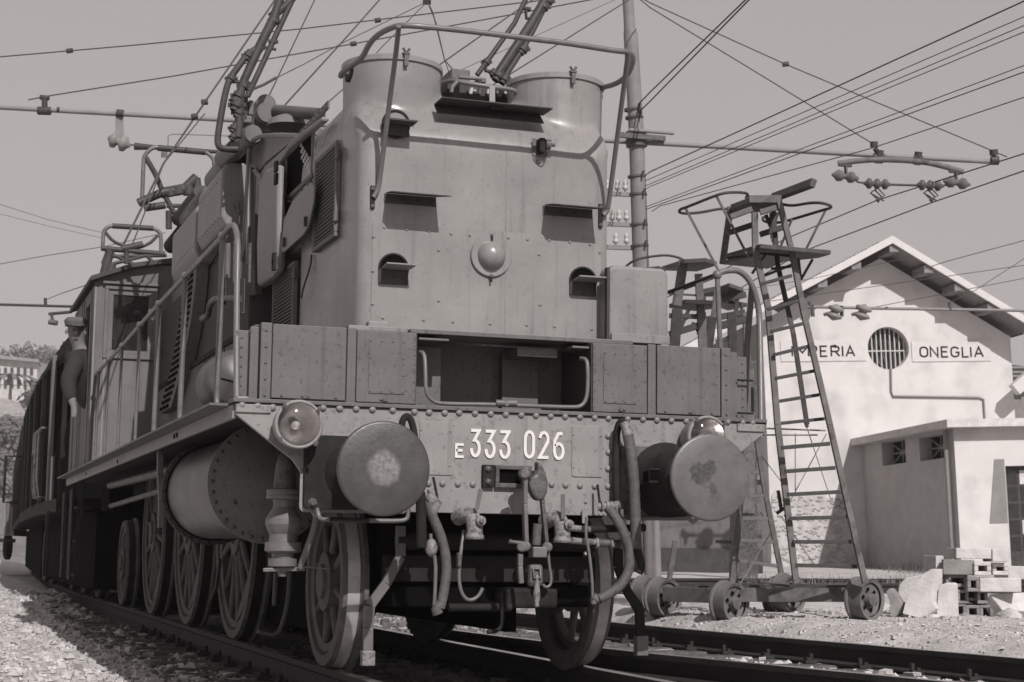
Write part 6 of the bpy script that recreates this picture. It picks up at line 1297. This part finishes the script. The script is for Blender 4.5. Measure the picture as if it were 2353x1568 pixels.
rock_(1880,1270,-.15,.13,'rough rock at the right foot of the block pile',M['wallg']); rock_(1780,1330,-.25,.09,'darker rock in front of the right end of the pile',M['clay'])
rock_(810,1285,-.2,.055,'rounded pale stone between the two leaning slabs'); rock_(-10,1290,-.3,.07,'pale stone in front of the right trolley wheel')
rock_(1250,1300,-.1,.08,'dark stone at the foot of the hollow clay blocks',M['clay']); rock_(1390,1330,-.15,.05,'small dark stone below the bottom course',M['clay'])
# grass tufts by the far siding
def tufts(n,fn,h0,h1,lab,mt):
    b=MB()
    for i in range(n):
        p=fn(); a=random.uniform(0,6.28); h_=random.uniform(h0,h1); s=V((math.cos(a),math.sin(a),0))*.008; ln=V((random.uniform(-.4,.4),random.uniform(-.4,.4),1))*h_
        b.add([p-s,p+s,p+ln],[(0,1,2)])
    return tag(b.build('grass',mt,None),lab,kind='stuff')
def gt():
    u=random.uniform(1700,2250);p,_=GP(u,random.uniform(1335,1362)); return p
tufts(1300,gt,.05,.22,'dry grass growing along the far siding',M['grass'])
def gt2():
    c=random.choice(((2190,1300),(2080,1290),(2120,1296))); p,_=GP(c[0]+random.gauss(0,30),c[1]+random.uniform(14,24)); return p
tufts(900,gt2,.05,.25,'dark weeds at the foot of the annex wall',M['leaf'])
# ================================================================== LEFT BACKGROUND
def hz_(x,y):
    d=math.hypot(x-CP.x,y-CP.y)
    T=((0,-.8),(65,-.6),(100,2.2),(150,7.2),(240,17.5),(262,18.5),(300,27),(340,36),(420,44)); z=44
    for (d0,z0),(d1,z1) in zip(T,T[1:]):
        if d0<=d<=d1: z=z0+(z1-z0)*(d-d0)/(d1-d0)
    return z+min(1,max(0,(d-80)/80))*(noise.noise(V((x*.02,y*.02,1)))*1.2+noise.noise(V((x*.09,y*.09,1)))*.7)
hb=MB(); nu,nd=26,34; vs=[]
for j in range(nd):
    d=65+ (j/(nd-1))**1.3*330
    for i in range(nu):
        az=YAW+math.radians(-26+i*13/(nu-1)); x=CP.x+math.sin(az)*d; y=CP.y+math.cos(az)*d; vs.append((x,y,hz_(x,y)))
hb.add(vs,[(j*nu+i,j*nu+i+1,(j+1)*nu+i+1,(j+1)*nu+i) for j in range(nd-1) for i in range(nu-1)],True)
tag(hb.build('hillside',M['leafp'],None),'green hillside rising far behind the left end of the train',kind='structure')
leafm=None
def tree(u,v,d,h,r,lab,palm=False):
    c=Dp(u,v,d); T=thing('palm_tree' if palm else 'tree',lab,'palm' if palm else 'tree',tuple(c-V((0,0,h))),'trees on the hillside')
    MB().tube([c-V((0,0,h)),c-V((0,0,h*.4)),c],[r*.12,r*.08,r*.05],7).build('trunk',M['eave'],T)
    b=MB()
    if palm:
        for i in range(16):
            a=i*.4; dr=V((math.cos(a),math.sin(a),.6)).normalized(); p=c; 
            for s in range(5): q=p+dr*r*.28; dr=(dr-V((0,0,.33))).normalized(); sd=dr.cross(V((0,0,1))).normalized()*r*.09; b.add([p-sd,p+sd,q+sd,q-sd],[(0,1,2,3)]); p=q
    else:
        cl=[(V((random.gauss(0,.45),random.gauss(0,.45),random.gauss(0,.35)))*r,random.uniform(.3,.55)*r) for _ in range(9)]
        for i in range(420):
            cc,cr=random.choice(cl); n_=V((random.gauss(0,1),random.gauss(0,1),random.gauss(0,1))).normalized(); p=c+cc+n_*cr*random.uniform(.7,1.1)
            t1=n_.orthogonal().normalized()*r*.07; t2=n_.cross(t1)*1.2; t1=t1+n_*r*.03; b.add([p-t1-t2,p+t1-t2,p+t1+t2,p-t1+t2],[(0,1,2,3)])
    b.build('crown',M['leaf'],T)
for i,(u,v,d,h,r) in enumerate(((60,815,330,8,3.2),(20,822,330,7,2.6),(100,818,330,8,2.8),(118,835,325,8,2.4),(72,905,240,5,2.4),(20,985,160,4,1.5),(48,1000,150,4,1.6),(10,1065,120,3,1.3),(45,1090,110,3,1.2),(25,1130,105,3,1.1),(78,950,200,4,1.8),(-15,1010,150,4,1.8),(60,1040,130,3,1.3))):
    tree(u,v,d,h,r,['bushy tree on the skyline above the villa','small round tree on the skyline at the left edge','tree on the skyline right of the villa','tree between the villa and the wagon roof','dark tree at the right foot of the villa','bush below the roof of the lower house','bush right of the lower house','scrub tree low on the slope at the left edge','scrub tree just left of the wagon side','lowest scrub tree above the hopper wagon','small tree between the villa and the lower house','bush at the very left edge below the lower house','thin bush halfway down the slope'][i])
tree(25,872,235,7,3.2,'palm tree standing in front of the villa',True)
VL=thing('villa','white three-storey villa with tall windows on the hillside at the left edge','house',tuple(Dp(30,910,260)))
vq=lambda u,v,d=260:Dp(u,v,d)
MB().prism([vq(-60,925),vq(84,925),vq(86,832),vq(-60,818)],V((1,9,0))).build('villa_wall',M['wall'],VL)
MB().prism([vq(-62,819,259),vq(90,833,259),vq(89,826,259),vq(-62,810,259)],V((1,11,.5))).build('villa_roof',M['tile'],VL)
for i in range(6):
    for j,(a,c) in enumerate(((845,862),(872,892))):
        MB().prism([vq(-6+i*15,c,259.9),vq(1+i*15,c,259.9),vq(1+i*15,a,259.9),vq(-6+i*15,a,259.9)],V((0,-.05,0))).build('window',M['brown'],VL)
LH=thing('house','low house with a broad pale hipped roof below the villa at the left edge','house',tuple(Dp(20,960,170)))
MB().prism([Dp(-60,960,170),Dp(62,955,170),Dp(45,925,173),Dp(10,915,175),Dp(-60,908,175)],V((0,.1,-.3))).build('roof',M['tile'],LH); MB().prism([Dp(-60,975,170.5),Dp(54,972,170.5),Dp(54,954,170.5),Dp(-60,958,170.5)],V((.5,5,0))).build('house_wall',M['wall'],LH)
SH=thing('house','narrow white house wall showing between the scrub and the wagon','house',tuple(Dp(58,950,180)))
MB().prism([Dp(54,975,180),Dp(68,975,180),Dp(68,935,180),Dp(54,945,180)],V((.5,4,0))).build('house_wall',M['wall'],SH); MB().prism([Dp(50,947,179.8),Dp(72,934,179.8),Dp(72,930,179.8),Dp(50,943,179.8)],V((.5,4.4,0))).build('roof',M['tile'],SH)
HW=thing('hopper_wagon','pale grey goods wagon on another track at the far left edge','wagon',tuple(Dp(10,1250,48)))
MB().prism([Dp(-90,1225,48),Dp(32,1232,48),Dp(34,1170,48),Dp(12,1150,48),Dp(-90,1120,48)],V((.5,2.6,0))).build('wagon_body',M['pole'],HW,bev=.02)
for u in(-40,-10,16): MB().bar(Dp(u,1228,47.95),Dp(u+1,1152,47.95),.06,.05).build('rib',M['tower'],HW)
MB().bar(Dp(-90,1238,48),Dp(34,1243,48),.16,.1).build('sole_bar',M['dark'],HW); MB().box(0,0,0,0,0,0) 
for u in(-30,18): c=Dp(u,1256,48.3); MB().lathe([(0,-.05),(.38,-.05),(.38,.05),(0,.05)],c,(1,-.3,0),20).build('wheel',M['dark'],HW)
hp=MB(); c,_=GP(15,1316)
for i in range(14):
    a=i
N_=24; vs=[];
for j in range(8):
    for i in range(N_):
        t=j/7; rr_=2.2*t; a=2*math.pi*i/N_; x=c.x-.6+rr_*math.cos(a); y=c.y+rr_*math.sin(a)*1.6; vs.append((x,y,gz(x,y)-.03+.42*(1-t*t)+noise.noise(V((x*3,y*3,0)))*.05))
hp.add(vs,[(j*N_+i,j*N_+(i+1)%N_,(j+1)*N_+(i+1)%N_,(j+1)*N_+i) for j in range(7) for i in range(N_)],True)
tag(hp.build('gravel_heap',M['stone'],None),'low pale gravel heap beside the track at the far left','heap')

# ================================================================== HAZE
hzm=bpy.data.materials.new('summer_haze'); hzm.use_nodes=True; n=hzm.node_tree; n.nodes.clear()
pv=n.nodes.new('ShaderNodeVolumePrincipled'); pv.inputs['Density'].default_value=.0006; pv.inputs['Color'].default_value=(.9,.86,.85,1); mo=n.nodes.new('ShaderNodeOutputMaterial'); n.links.new(pv.outputs[0],mo.inputs['Volume'])
HZ=MB().box(-320,330,-60,640,-3,60).build('haze',hzm,None); tag(HZ,'thin summer haze filling the air over the yard and hillside',kind='stuff')
